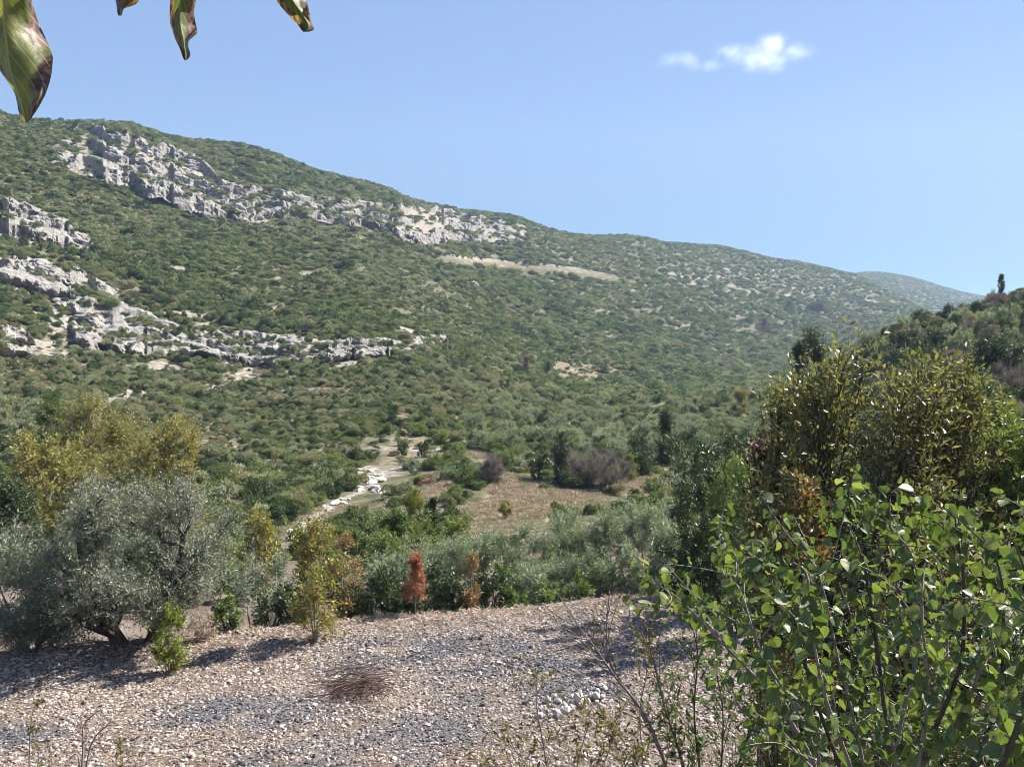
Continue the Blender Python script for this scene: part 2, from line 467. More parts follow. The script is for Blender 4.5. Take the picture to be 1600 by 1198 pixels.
def hill_masks(P):
    """rock, soil and meadow weights at world points"""
    px, py = unpix(P)
    j = (fbm(P / 9.0, 3, 41) - 0.5) * 20; k = (fbm(P / 7.0, 3, 47) - 0.5) * 14
    jx, jy = px + j, py + k
    jm = (fbm(P / 4.0, 4, 51, .65) - .5) * 60; km = (fbm(P / 4.0, 4, 57, .65) - .5) * 30
    near = P[..., 1] < 1000
    rock = np.zeros(px.shape)
    for c in (CLIFF_A, CLIFF_B, CLIFF_B2, CLIFF_C, CLIFF_D, CLIFF_E):
        rock = np.maximum(rock, inpoly(jx, jy, band(c, -3)) * 1.0)
    # smaller ledges
    n = ridged(P / np.array([26.0, 26.0, 5.0]), 3, 77)
    zone = inpoly(px, py, [(0, 400), (220, 440), (420, 500), (700, 510), (720, 550), (620, 600), (400, 600), (150, 640), (0, 640)])
    rock = np.maximum(rock, zone * sstep(0.78, 0.83, n))
    zone2 = inpoly(px, py, [(1040, 415), (1200, 420), (1320, 445), (1420, 452), (1420, 475), (1300, 470), (1150, 460), (1050, 440)])
    rock = np.maximum(rock, zone2 * sstep(0.79, 0.85, n))
    rock = np.maximum(rock, sstep(0.88, 0.92, n) * near * (P[..., 1] > 90))
    soil = np.zeros(px.shape)
    for s in SOILS:
        soil = np.maximum(soil, inpoly(px + j * 1.1 + jm * .7, py + k * .9 + km * .7, s) * .9)
    soil = np.maximum(soil, 0.8 * (polydist(px, py, ROAD) < 1.6))
    soil = np.maximum(soil, 0.5 * (polydist(px, py, TRACK) < 2))
    soil = np.maximum(soil, .55 * sstep(6, 1, polydist(px + jm * .4, py + km * .4, SCREE)))
    creek = .8 * sstep(6, 1, polydist(px + jm * .35, py + km * .35, CREEK)) * (P[..., 1] < 260)
    mead = np.zeros(px.shape)
    for s in MEADOW:
        mead = np.maximum(mead, inpoly(px + jm, py + km, s) * 1.0)
    rock *= near + zone2
    mead *= (P[..., 1] < 520)
    return rock, soil, creek, mead

# ------------------------------------------------------------------ hillside mesh
nu, nv = 640, 520
ug = np.linspace(-1.15, 1.2, nu)
yg = np.exp(np.linspace(math.log(41.0), math.log(3500.0), nv))
U, Yg = np.meshgrid(ug, yg)
X = U * Yg
Zg = ground(X, Yg) - 0.06 * (Yg < 46)
HP = np.stack([X, Yg, Zg], -1)
rock, soil, creek, mead = hill_masks(HP)
mb = MB()
i = (np.arange(nv - 1) * nu)[:, None]; jj = np.arange(nu - 1)[None]
mb.add(HP.reshape(-1, 3), np.stack([i + jj, i + jj + 1, i + nu + jj + 1, i + nu + jj], -1).reshape(-1, 4))

def hill_mat():
    m, nd, lk = mat('hill_soil')
    geo = N(nd, 'ShaderNodeNewGeometry')
    def nz(sc, det=6, rg=.6):
        n = N(nd, 'ShaderNodeTexNoise'); n.inputs['Scale'].default_value = sc; n.inputs['Detail'].default_value = det; n.inputs['Roughness'].default_value = rg
        lk.new(geo.outputs['Position'], n.inputs['Vector']); return n
    base = ramp(nd, [(.055, .060, .030), (.10, .095, .055), (.20, .17, .12)], [.35, .52, .72]); lk.new(nz(.35).outputs[0], base.inputs[0])
    rk = ramp(nd, [(.09, .08, .06), (.18, .155, .12), (.38, .35, .32)], [.3, .48, .66]); lk.new(nz(.8, 8, .7).outputs[0], rk.inputs[0])
    so = ramp(nd, [(.075, .065, .038), (.15, .125, .085), (.28, .235, .185)], [.3, .5, .7]); lk.new(nz(.9, 8, .7).outputs[0], so.inputs[0])
    me = ramp(nd, [(.12, .115, .06), (.20, .165, .105), (.28, .235, .16)], [.35, .5, .66]); lk.new(nz(.28, 7, .65).outputs[0], me.inputs[0])
    ck = ramp(nd, [(.12, .11, .085), (.28, .255, .22), (.52, .49, .45)], [.3, .5, .7]); lk.new(nz(2.5, 6, .7).outputs[0], ck.inputs[0])
    cur = base.outputs[0]
    for nm, r in (('soil', so), ('rock', rk), ('meadow', me), ('creek', ck)):
        a = N(nd, 'ShaderNodeAttribute', attribute_name=nm)
        mx = N(nd, 'ShaderNodeMix', data_type='RGBA')
        lk.new(a.outputs['Fac'], mx.inputs[0]); lk.new(cur, mx.inputs[6]); lk.new(r.outputs[0], mx.inputs[7]); cur = mx.outputs[2]
    p = N(nd, 'ShaderNodeBsdfPrincipled'); p.inputs['Roughness'].default_value = .95; p.inputs['Specular IOR Level'].default_value = .1
    lk.new(cur, p.inputs['Base Color'])
    b = N(nd, 'ShaderNodeBump'); b.inputs['Strength'].default_value = .7; b.inputs['Distance'].default_value = .4
    lk.new(nz(1.6, 6).outputs[0], b.inputs['Height']); lk.new(b.outputs[0], p.inputs['Normal'])
    out = N(nd, 'ShaderNodeOutputMaterial'); lk.new(p.outputs[0], out.inputs[0])
    return m
hill = mb.obj('hillside', hill_mat(), smooth=True)
tag(hill, kind='structure')
for nm, v in (('soil', soil), ('rock', rock), ('creek', creek), ('meadow', mead)):
    attr(hill.data, nm, v.ravel())

# ------------------------------------------------------------------ gravel field
ASH = [(640, 1020, 3.0, 1.0), (700, 1005, 2.2, .7), (560, 1052, 1.6, .7), (380, 1115, 2.6, .9), (300, 1140, 1.8, .7), (915, 970, 1.2, 1.1), (800, 1015, 2.4, .7), (860, 1040, 2.0, .8),
       (670, 1142, 2.0, .8), (560, 1180, 2.4, .8), (900, 1080, 2.2, .9), (440, 1190, 1.6, .7), (20, 1150, 1.6, .9), (760, 1100, 2.0, .6), (740, 1050, 2.6, .55)]
_ash = [(hit(a, b)[0], r, w) for a, b, r, w in ASH]
def ash_mask(P):
    s = np.zeros(P.shape[:-1])
    for c, r, w in _ash:
        dx = P[..., 0] - c[0]; dy = (P[..., 1] - c[1]) * 1.25
        s = np.maximum(s, w * sstep(1.25, .1, np.hypot(dx * .8, dy * 1.2) / (r * .72)))
    return np.clip(s * sstep(.30, .54, fbm(P[..., :2] / np.array([1.5, .7]), 5, 61, .62)) * 1.35, 0, 1)

gx = np.arange(-48, 48.01, .36); gy = np.arange(-26, 46.01, .36)
GX, GY = np.meshgrid(gx, gy)
GP = np.stack([GX, GY, ground(GX, GY)], -1)
mb = MB(); n1 = len(gx); n2 = len(gy)
i = (np.arange(n2 - 1) * n1)[:, None]; jj = np.arange(n1 - 1)[None]
mb.add(GP.reshape(-1, 3), np.stack([i + jj, i + jj + 1, i + n1 + jj + 1, i + n1 + jj], -1).reshape(-1, 4))
def gravel_mat():
    m, nd, lk = mat('gravel_soil')
    geo = N(nd, 'ShaderNodeNewGeometry')
    def nz(sc, det=6, rg=.6):
        n = N(nd, 'ShaderNodeTexNoise'); n.inputs['Scale'].default_value = sc; n.inputs['Detail'].default_value = det; n.inputs['Roughness'].default_value = rg
        lk.new(geo.outputs['Position'], n.inputs['Vector']); return n
    big = ramp(nd, [(0.092, 0.070, 0.056), (0.132, 0.104, 0.084), (0.167, 0.139, 0.116)], [.36, .5, .64]); lk.new(nz(.7, 5).outputs[0], big.inputs[0])
    sm = ramp(nd, [(.35, .33, .32), (1, 1, 1), (1.5, 1.45, 1.4)], [.34, .5, .66]); lk.new(nz(13, 6, .75).outputs[0], sm.inputs[0])
    mu = N(nd, 'ShaderNodeMix', data_type='RGBA', blend_type='MULTIPLY'); mu.inputs[0].default_value = 1
    lk.new(big.outputs[0], mu.inputs[6]); lk.new(sm.outputs[0], mu.inputs[7])
    a = N(nd, 'ShaderNodeAttribute', attribute_name='ash')
    ar = ramp(nd, [(.04, .038, .038), (.085, .082, .085), (.20, .20, .21)], [.38, .5, .66]); lk.new(nz(9, 6, .8).outputs[0], ar.inputs[0])
    mx = N(nd, 'ShaderNodeMix', data_type='RGBA'); lk.new(a.outputs['Fac'], mx.inputs[0]); lk.new(mu.outputs[2], mx.inputs[6]); lk.new(ar.outputs[0], mx.inputs[7])
    p = N(nd, 'ShaderNodeBsdfPrincipled'); p.inputs['Roughness'].default_value = .95; p.inputs['Specular IOR Level'].default_value = .1
    lk.new(mx.outputs[2], p.inputs['Base Color'])
    b = N(nd, 'ShaderNodeBump'); b.inputs['Strength'].default_value = .8; b.inputs['Distance'].default_value = .05
    lk.new(nz(11, 6).outputs[0], b.inputs['Height']); lk.new(b.outputs[0], p.inputs['Normal'])
    out = N(nd, 'ShaderNodeOutputMaterial'); lk.new(p.outputs[0], out.inputs[0])
    return m
zb = float(min(Zg.min(), GP[..., 2].min())) - .4
q_ = MB(); q_.add(np.array([[-4250, -4250, zb], [4250, -4250, zb], [4250, 3550, zb], [-4250, 3550, zb]]), np.array([[0, 1, 2, 3]]))  # added unseen ground sheet, blocks sky light from below the horizon
tag(q_.obj('land', noise_mat('land_cover', [(.06, .065, .035), (.12, .11, .07)], .05, bump=0)), kind='structure')
gf = mb.obj('gravel_field', gravel_mat(), smooth=True)
tag(gf, kind='structure')
attr(gf.data, 'ash', ash_mask(GP).ravel())

# ------------------------------------------------------------------ cliffs: stratified, cracked limestone bands standing out of the slope
def rock_mat():
    m, nd, lk = mat('limestone')
    geo = N(nd, 'ShaderNodeNewGeometry')
    def nz(sc, det=6, rg=.6, st=None):
        n = N(nd, 'ShaderNodeTexNoise'); n.inputs['Scale'].default_value = sc; n.inputs['Detail'].default_value = det; n.inputs['Roughness'].default_value = rg
        if st:
            mp = N(nd, 'ShaderNodeMapping'); mp.inputs['Scale'].default_value = st
            lk.new(geo.outputs['Position'], mp.inputs[0]); lk.new(mp.outputs[0], n.inputs['Vector'])
        else: lk.new(geo.outputs['Position'], n.inputs['Vector'])
        return n
    a = ramp(nd, [(.07, .066, .059), (.17, .160, .146), (.255, .240, .219), (.35, .330, .302)], [.32, .45, .56, .74]); lk.new(nz(.45, 8, .7, (1, 1, .45)).outputs[0], a.inputs[0])
    s = ramp(nd, [(0, 0, 0), (0, 0, 0), (1, 1, 1)], [0, .56, .72]); lk.new(nz(.09, 5, .6).outputs[0], s.inputs[0])
    mx = N(nd, 'ShaderNodeMix', data_type='RGBA'); mx.inputs[7].default_value = (.27, .20, .145, 1)
    ml = N(nd, 'ShaderNodeMath', operation='MULTIPLY'); ml.inputs[1].default_value = .55
    lk.new(s.outputs[0], ml.inputs[0]); lk.new(ml.outputs[0], mx.inputs[0]); lk.new(a.outputs[0], mx.inputs[6])
    p = N(nd, 'ShaderNodeBsdfPrincipled'); p.inputs['Roughness'].default_value = .95; p.inputs['Specular IOR Level'].default_value = .15
    lk.new(mx.outputs[2], p.inputs['Base Color'])
    b = N(nd, 'ShaderNodeBump'); b.inputs['Strength'].default_value = .9; b.inputs['Distance'].default_value = .8
    lk.new(nz(.7, 7, .65).outputs[0], b.inputs['Height']); lk.new(b.outputs[0], p.inputs['Normal'])
    out = N(nd, 'ShaderNodeOutputMaterial'); lk.new(p.outputs[0], out.inputs[0])
    return m
ROCK = rock_mat()

def resample(line, n):
    line = np.array(line, float); s = np.linspace(line[0, 0], line[-1, 0], n)
    return np.stack([s, np.interp(s, line[:, 0], line[:, 1])], -1)

CLIFF_PTS = []
def cliff(c, nu, nv, relief, steep, strata, seed, label, cover=.5, tiers=2.0):
    t = resample(c[0], nu); b = resample(c[1], nu)
    rg = np.random.default_rng(seed)
    T = hit(t[:, 0], t[:, 1]); B = hit(b[:, 0], b[:, 1])
    k = np.ones(9) / 9
    for A in (T, B):
        for ax in range(3): A[:, ax] = np.convolve(np.pad(A[:, ax], 4, 'edge'), k, 'valid')
    w = np.linspace(0, 1, nv)[None, :, None]
    tier = tiers
    tn_ = w[..., 0] * tier + (fbm(np.stack([np.linspace(0, nu / 22.0, nu)[:, None] + 0 * w[..., 0], 0 * w[..., 0] + np.zeros((nu, 1)) + seed], -1), 3, seed) - .5) * 1.3
    ti = np.floor(tn_); tf = tn_ - ti
    stepv = (ti + np.clip((tf - .50) / .50, 0, 1) ** steep)
    s0 = stepv[:, :1]; s1 = stepv[:, -1:]
    plan = ((stepv - s0) / np.maximum(s1 - s0, .01))[..., None]
    uu = np.linspace(0, 1, nu); ends = sstep(0, .10, np.minimum(uu, 1 - uu))[:, None, None]
    plan = (.6 * plan + .4 * w) * ends + w * (1 - ends)
    P = B[:, None] * (1 - w) + T[:, None] * w
    P[..., :2] = B[:, None, :2] * (1 - plan) + T[:, None, :2] * plan
    out = -(T - B)[:, :2]; out = out + np.array([0, -1e-3]); out = unit(out)
    size = np.linalg.norm(T - B, axis=1)[:, None] * np.ones((1, nv))
    h = (T - B)[:, 2][:, None]
    q = P.copy()
    wob = fbm(q / 24.0, 3, seed) * 9
    zz = q[..., 2] + wob + .10 * q[..., 0]
    led = ((zz / strata) % 1.0); led = np.minimum(led / .75, 1) - .8 * sstep(.75, 1.0, led)
    led2 = ((zz / (strata * .37) + 2 * noise(q / 9.0, seed + 3)) % 1.0) ** 1.5
    blocks = noise(q / np.array([5.0, 5.0, 2.6]), seed + 5)
    crack = ridged(q / np.array([9.0, 9.0, 11.0]), 3, seed + 9)
    butt = fbm(q / np.array([22.0, 22.0, 14.0]), 3, seed + 13)
    fine = ridged(q / np.array([3.0, 3.0, 1.8]), 3, seed + 17)
    dsp = relief * (1.25 * (butt - .45) + .62 * led * (.5 + blocks) + .26 * led2 - .5 * sstep(.72, .95, crack) + .24 * (fine - .55) + .34 * (blocks - .5) + .14 * (fbm(q / 1.2, 2, seed + 40) - .5))
    rag = fbm(q / np.array([12., 12., 7.]), 5, seed + 23, .6)
    e = np.minimum(np.minimum(w[..., 0], 1 - w[..., 0]) * 4, 1) * np.ones((nu, 1))
    eu = np.minimum(np.minimum(np.linspace(0, 1, nu), 1 - np.linspace(0, 1, nu)) * 14, 1)[:, None]
    show = sstep(-.10, .10, rag - (1 - cover) + .32 * (np.minimum(e, eu) - 1))
    dsp = (dsp + .7 * relief) * show * (.25 + .75 * ends[..., 0]) - (1 - show) * relief * 1.6
    P[..., :2] += out[:, None] * dsp[..., None]
    P[..., 2] += dsp * .25 + relief * .15 * (noise(q / 2.5, seed + 31) - .5)
    m = MB()
    ii = (np.arange(nu - 1) * nv)[:, None]; jj = np.arange(nv - 1)[None]
    m.add(P.reshape(-1, 3), np.stack([ii + jj, ii + nv + jj, ii + nv + jj + 1, ii + jj + 1], -1).reshape(-1, 4))
    o = m.obj('cliff', ROCK, smooth=False)
    tag(o, label, 'cliff', kind='structure')
    CLIFF_PTS.append(P[:, 2:-2][(show[:, 2:-2] > .6) & (tf[:, 2:-2] > .4)])
    return o
cliff(CLIFF_A, 640, 100, 3.3, 1.2, 5.0, 101, 'long pale limestone cliff band below the crest of the hill', .84, 3.0)
cliff(CLIFF_C, 480, 76, 2.1, 1.3, 3.0, 202, 'layered grey limestone ledge across the lower hillside', .80, 3.0)
cliff(CLIFF_B, 150, 44, 1.5, 1.5, 2.0, 303, 'upper weathered outcrop at the left edge of the hillside', .66, 2.0)
cliff(CLIFF_B2, 170, 44, 1.5, 1.5, 2.0, 404, 'weathered outcrop at the left edge between two belts of shrubs', .66, 2.0)
cliff(CLIFF_D, 110, 44, 2.0, 1.6, 1.5, 505, 'bright bare rock face lowest at the left edge of the hillside', .62)
cliff(CLIFF_E, 110, 34, 2.4, 1.8, 2.2, 606, 'small bright rock face in the middle of the lower hillside', .66)

# pale road cut across the slope
rp_ = resample(ROAD, 90)
R = hit(rp_[:, 0], rp_[:, 1])
kk = np.ones(11) / 11
for ax in range(3): R[:, ax] = np.convolve(np.pad(R[:, ax], 5, 'edge'), kk, 'valid')
tn = unit(np.gradient(R[:, :2], axis=0)); nr = np.stack([tn[:, 1], -tn[:, 0]], -1)
nr *= np.sign(nr[:, 1:2]) * -1
wv = (.15 + .8 * noise(R[:, :2] / 9.0, 5))[:, None]
rows = []
for off, dz in ((-1.6, 2.0), (-1.0, 1.1), (-.95, .5), (1.0, .4), (1.5, -1.0)):
    q = R.copy(); q[:, :2] += nr * wv * off; q[:, 2] += dz * (.8 + .4 * noise(R[:, :2] / 6.0, 9)); rows.append(q)
RV = np.stack(rows, 1); m = MB()
ii = (np.arange(len(R) - 1) * 5)[:, None]; jj = np.arange(4)[None]
m.add(RV.reshape(-1, 3), np.stack([ii + jj, ii + 5 + jj, ii + 5 + jj + 1, ii + jj + 1], -1).reshape(-1, 4))
tag(m.obj('dirt_road', noise_mat('road_dust', [(.17, .145, .11), (.36, .32, .27)], .8, bump=.5, bscale=2)), kind='structure')

# ------------------------------------------------------------------ scatter with geometry nodes (only for what nobody could count)
def scatter(name, label, cat, pts, rot, scl, idx, protos):
    me = bpy.data.meshes.new(name)
    me.vertices.add(len(pts)); me.vertices.foreach_set('co', np.asarray(pts, np.float32).ravel())
    a = me.attributes.new('turn', 'FLOAT_VECTOR', 'POINT'); a.data.foreach_set('vector', np.asarray(rot, np.float32).ravel())
    a = me.attributes.new('size', 'FLOAT_VECTOR', 'POINT'); a.data.foreach_set('vector', np.asarray(scl, np.float32).ravel())
    a = me.attributes.new('kind_index', 'INT', 'POINT'); a.data.foreach_set('value', np.asarray(idx, np.int32))
    me.update()
    o = bpy.data.objects.new(name, me); C.objects.link(o)
    tag(o, label, cat, kind='stuff')
    ng = bpy.data.node_groups.new(name, 'GeometryNodeTree')
    ng.interface.new_socket('Geometry', in_out='INPUT', socket_type='NodeSocketGeometry')
    ng.interface.new_socket('Geometry', in_out='OUTPUT', socket_type='NodeSocketGeometry')
    nd, lk = ng.nodes, ng.links
    gi = nd.new('NodeGroupInput'); go = nd.new('NodeGroupOutput')
    ip = nd.new('GeometryNodeInstanceOnPoints'); jn = nd.new('GeometryNodeJoinGeometry')
    for p in reversed(protos):
        oi = nd.new('GeometryNodeObjectInfo'); oi.inputs['Object'].default_value = p; oi.inputs['As Instance'].default_value = True
        lk.new(oi.outputs['Geometry'], jn.inputs[0])
    ip.inputs['Pick Instance'].default_value = True
    for nm, ty, sk in (('turn', 'FLOAT_VECTOR', 'Rotation'), ('size', 'FLOAT_VECTOR', 'Scale'), ('kind_index', 'INT', 'Instance Index')):
        na = nd.new('GeometryNodeInputNamedAttribute'); na.data_type = ty; na.inputs['Name'].default_value = nm
        lk.new([s for s in na.outputs if s.enabled and s.name == 'Attribute'][0], ip.inputs[sk])
    lk.new(gi.outputs[0], ip.inputs['Points']); lk.new(jn.outputs[0], ip.inputs['Instance']); lk.new(ip.outputs[0], go.inputs[0])
    md = o.modifiers.new('scatter', 'NODES'); md.node_group = ng
    return o

def proto(name, mb, m, smooth=False):
    return bpy.data.objects.new(name, mb.mesh(name, m, smooth))      # never linked: only a source shape for the scatter

def shrub_mb(rng, nleaf, leaf, lumps=6, flat=.8):
    """a unit-radius shrub made of leaf clumps on several lumps"""
    m = MB()
    c = rng.normal(size=(lumps, 3)) * np.array([.42, .42, .22]) + np.array([0, 0, .45])
    r = rng.uniform(.32, .6, lumps)
    k = rng.choice(lumps, nleaf, p=r ** 2 / (r ** 2).sum())
    d = rnd_unit(rng, nleaf); d[:, 2] = np.where(d[:, 2] < -.25, -d[:, 2], d[:, 2])
    P = c[k] + d * (r[k] * rng.uniform(.6, 1.08, nleaf))[:, None] * np.array([1, 1, flat])
    D = unit(d + rng.normal(size=(nleaf, 3)) * .7 + np.array([0, 0, .25]))
    V, Fc = leaves_geo(P, D, unit(d + np.array([0, 0, .35]) + rng.normal(size=(nleaf, 3)) * .38), leaf * rng.uniform(.6, 1.4, nleaf), leaf * rng.uniform(.5, .9, nleaf), .2)
    m.add(V, Fc); return m

rng = np.random.default_rng(11)
S_MID = leaf_mat('scrub_mid', [(00.054, 00.086, 00.034), (00.100, 00.134, 00.054), (00.154, 00.180, 00.082), (00.234, 00.244, 00.126)], .30, .5, inst=.6)
S_OLV = leaf_mat('scrub_olive', [(00.090, 00.108, 00.061), (00.154, 00.168, 00.100), (00.216, 00.226, 00.144), (00.324, 00.324, 00.234)], .28, .5, inst=.6)
S_DRK = leaf_mat('scrub_dark', [(00.032, 00.054, 00.025), (00.058, 00.086, 00.040), (00.094, 00.122, 00.054)], .25, .5, inst=.4)
S_DRY = leaf_mat('scrub_dry', [(00.180, 00.154, 00.090), (00.270, 00.226, 00.144), (00.360, 00.314, 00.226)], .25, .6, inst=.4)
far_protos = [proto('far_shrub', shrub_mb(rng, 300, .30), m_) for m_ in (S_MID, S_MID, S_OLV, S_DRK, S_MID, S_OLV, S_DRY)]
near_protos = [proto('near_shrub', shrub_mb(rng, 1500, .145, 9), m_) for m_ in (S_MID, S_MID, S_OLV, S_DRK, S_MID, S_OLV, S_DRY)]

# candidate points in depth order
def scrub_points():
    u = rng.uniform(-.80, .86, 640000); l = rng.uniform(math.log(28), math.log(3000), 640000)
    d = np.exp(l)
    sp = np.clip(d * .0064, .95, 8.0)        # wanted spacing in metres
    dens = (d / sp) ** 2                                            # wanted points per unit u per unit ln d
    full = 640000 / (1.66 * (math.log(3000) - math.log(28)))
    keep = rng.random(len(d)) < dens / full
    u, d, sp = u[keep], d[keep], sp[keep]
    x = u * d
    return np.stack([x, d, ground(x, d)], -1), sp
SP, ssp = scrub_points()
# drop what the crest hides
prof = CAMZ + 0 * U
py_t = unpix(HP)[1]
cm = np.minimum.accumulate(py_t, axis=0)
cu = np.clip(((SP[:, 0] / SP[:, 1]) - ug[0]) / (ug[1] - ug[0]), 0, nu - 1).astype(int)
cvv = np.clip(np.searchsorted(yg, SP[:, 1]) - 1, 0, nv - 1)
topy = unpix(SP + np.array([0, 0, 1.0]) * (ssp * .9)[:, None])[1]
vis = topy < cm[cvv, cu] + 14
SP, ssp = SP[vis], ssp[vis]
r_, s_, c_, m_ = hill_masks(SP)
clump = fbm(SP[:, :2] / 22.0, 3, 88)
pr = np.clip(.66 + 2.0 * (clump - .35), .25, 1.0)
pr = np.where(r_ > .5, .14, pr); pr = np.where(s_ > .4, .55, pr); pr = np.where(c_ > .3, .03, pr); pr = np.where(m_ > .5, .012, pr)
spx, spy = unpix(SP)
road_d = np.minimum(polydist(spx, spy - 2, ROAD), polydist(spx, spy - 5, ROAD))
pr = np.where(road_d < 4.5, 0, pr)
crk = np.min([polydist(spx, spy - o_, CREEK) for o_ in (2, 10, 18, 26)], axis=0); pr = np.where((crk < 9) & (SP[:, 1] < 200), .0, pr)
low = sstep(75, 110, SP[:, 1])                                       # the valley floor near by is planted one by one
pr = pr * np.where((spx > 560) & (spx < 1130) & (SP[:, 1] < 125), .18, 1) * np.where((SP[:, 1] < 60) & (spx < 1050), .25, 1) * (edge_s(SP[:, 0], SP[:, 1]) > 4)
pr = np.where((spx > 860) & (spx < 1190) & (SP[:, 1] > 110) & (SP[:, 1] < 420), pr * .45, pr)
pr = np.where(inpoly(spx, spy, [(560, 775), (600, 740), (670, 640), (620, 640), (590, 720), (430, 830), (440, 850)]), pr * .35, pr)
kp = rng.random(len(SP)) < pr
SP, ssp, r_, s_, clump = SP[kp], ssp[kp], r_[kp], s_[kp], clump[kp]
cp = np.concatenate(CLIFF_PTS); cp = cp[rng.choice(len(cp), 1500, replace=False)]; cp = cp[fbm(cp / 9.0, 3, 71) > .47]
SP = np.concatenate([SP, cp]); ssp = np.concatenate([ssp, np.clip(cp[:, 1] * .0062, 1, 4)]); z0 = np.zeros(len(cp)); r_ = np.concatenate([r_, z0]); s_ = np.concatenate([s_, z0])
n = len(SP); clump = fbm(SP[:, :2] / 22.0, 3, 88)
size = ssp * np.minimum(rng.lognormal(-.46, .24, n), 1.05) * (.70 + .55 * fbm(SP[:, :2] / 38.0, 3, 97) + .35 * sstep(.35, .65, clump)) * (1 - .35 * (r_ > .5)) * (1 - .2 * (s_ > .4))
size *= np.where(rng.random(n) < .04, 1.35, 1)
size = np.minimum(size, 3.4); hgt = size * rng.uniform(.6, 1.1, n) * np.where(SP[:, 1] < 300, 1.45, 1)
veg = fbm(SP[:, :2] / 60.0, 3, 91) + rng.normal(size=n) * .12
kind = np.where(veg < .40, 2, np.where(veg < .47, 5, np.where(veg < .54, 0, np.where(veg < .60, 1, 4))))
kind = np.where(rng.random(n) < .13, 3, kind); kind = np.where(rng.random(n) < .045 + .2 * (s_ > .4) + .12 * (r_ > .5), 6, kind)
qx = unpix(SP)[0]; rs = (qx > 1340) & (SP[:, 1] < 300) & (SP[:, 1] > 60); size = np.where(rs, size * .8, size); hgt = np.where(rs, hgt * rng.uniform(.6, 1.5, n), hgt)
kind = np.where(rs, rng.choice([3, 2, 6, 0, 3], n), kind)
rot = np.stack([rng.normal(size=n) * .12, rng.normal(size=n) * .12, rng.uniform(0, 6.28, n)], -1)
nr_ = SP[:, 1] < 270
Pz = SP - np.array([0, 0, .12]) * size[:, None]
ax = rng.uniform(.75, 1.5, n); scl = np.stack([size * ax, size / ax ** .4, hgt], -1)
scatter('hillside_scrub', 'dense green evergreen scrub covering the long hillside', 'scrub', Pz[~nr_], rot[~nr_], scl[~nr_], kind[~nr_], far_protos)
scatter('lower_scrub', 'green scrub on the lower slope above the dry creek', 'scrub', Pz[nr_], rot[nr_], scl[nr_], kind[nr_], near_protos)
print('scrub', n, nr_.sum())

# ------------------------------------------------------------------ stones of the gravel field
def stone_mb(rng, detail=1, flat=.62):
    import bmesh
    bm = bmesh.new(); bmesh.ops.create_icosphere(bm, subdivisions=detail, radius=1)
    m = MB(); V = np.array([v.co[:] for v in bm.verts]); Fc = np.array([[v.index for v in f.verts] for f in bm.faces]); bm.free()
    V = V * (1 + rng.uniform(-.28, .28, (len(V), 1))) * np.array([rng.uniform(.8, 1.25), rng.uniform(.7, 1.1), flat * rng.uniform(.8, 1.2)])
    m.add(V, Fc); return m
ST_P = noise_mat('stone_pale', [(.20, .160, .135), (.305, .255, .225), (.42, .37, .335)], 2.2, bump=.3, bscale=25, bdist=.02, island=.7)
ST_W = noise_mat('stone_white', [(0.322, 0.296, 0.271), (0.425, 0.405, 0.379)], 3, bump=.3, bscale=25, bdist=.02, island=.5)
ST_B = noise_mat('stone_brown', [(0.086, 0.065, 0.052), (0.146, 0.112, 0.090), (0.198, 0.163, 0.138)], 2.2, bump=.3, bscale=25, bdist=.02, island=.7)
ST_A = noise_mat('stone_ashy', [(.035, .033, .034), (.075, .072, .076), (.24, .24, .25)], 2.2, bump=.3, bscale=25, bdist=.02, island=.75)
stp = [proto('pebble', stone_mb(rng), m_) for m_ in (ST_P, ST_P, ST_P, ST_W, ST_B, ST_B, ST_A, ST_A)]
n = 290000
x = rng.uniform(-26, 11, n); y = rng.uniform(10.5, 30, n)
e = edge_s(x, y)
ok = (e < .6 + rng.normal(size=n) * .25) & (np.abs(x) < y * .82 + 1)
ok &= rng.random(n) < .45 + .9 * (fbm(np.stack([x, y], -1) / 1.6, 3, 33) - .25)
x, y = x[ok], y[ok]; n = len(x)
P = np.stack([x, y, ground(x, y)], -1)
sz = .0185 * np.exp(rng.normal(size=n) * .38) * (1 + .012 * y)
sz = np.minimum(sz * np.where(rng.random(n) < .03, 1.6, 1), .085)
am = ash_mask(P)
k = rng.choice([0, 1, 2, 3, 4, 5], n, p=[.21, .21, .20, .10, .14, .14]); k = np.where(rng.random(n) < am * .9, rng.choice([6, 7], n), k)
P[:, 2] += sz * .25
scatter('gravel', 'loose pale stones spread over the bare field', 'gravel', P, np.stack([rng.normal(size=n) * .3, rng.normal(size=n) * .3, rng.uniform(0, 6.28, n)], -1), np.repeat(sz[:, None], 3, 1), k, stp)
print('stones', n)

# ------------------------------------------------------------------ the air of the valley
import bmesh
bm = bmesh.new(); bmesh.ops.create_cube(bm, size=1.0)
hz = bpy.data.meshes.new('haze'); bm.to_mesh(hz); bm.free()
lo = np.array([-4300.0, -4300.0, zb - 1.0]); hi = np.array([4400.0, 3560.0, float(HP[..., 2].max()) + 30.0])
ho = bpy.data.objects.new('haze', hz); C.objects.link(ho); ho.location = (lo + hi) / 2; ho.scale = hi - lo
tag(ho, 'thin pale haze filling the valley air', 'haze', kind='stuff')
hm, hn, hl_ = mat('haze_air')
pv = N(hn, 'ShaderNodeVolumePrincipled'); pv.inputs['Color'].default_value = (.50, .66, .95, 1); pv.inputs['Density'].default_value = .00011; pv.inputs['Anisotropy'].default_value = .2
ou = N(hn, 'ShaderNodeOutputMaterial'); hl_.new(pv.outputs[0], ou.inputs['Volume'])
hz.materials.append(hm)

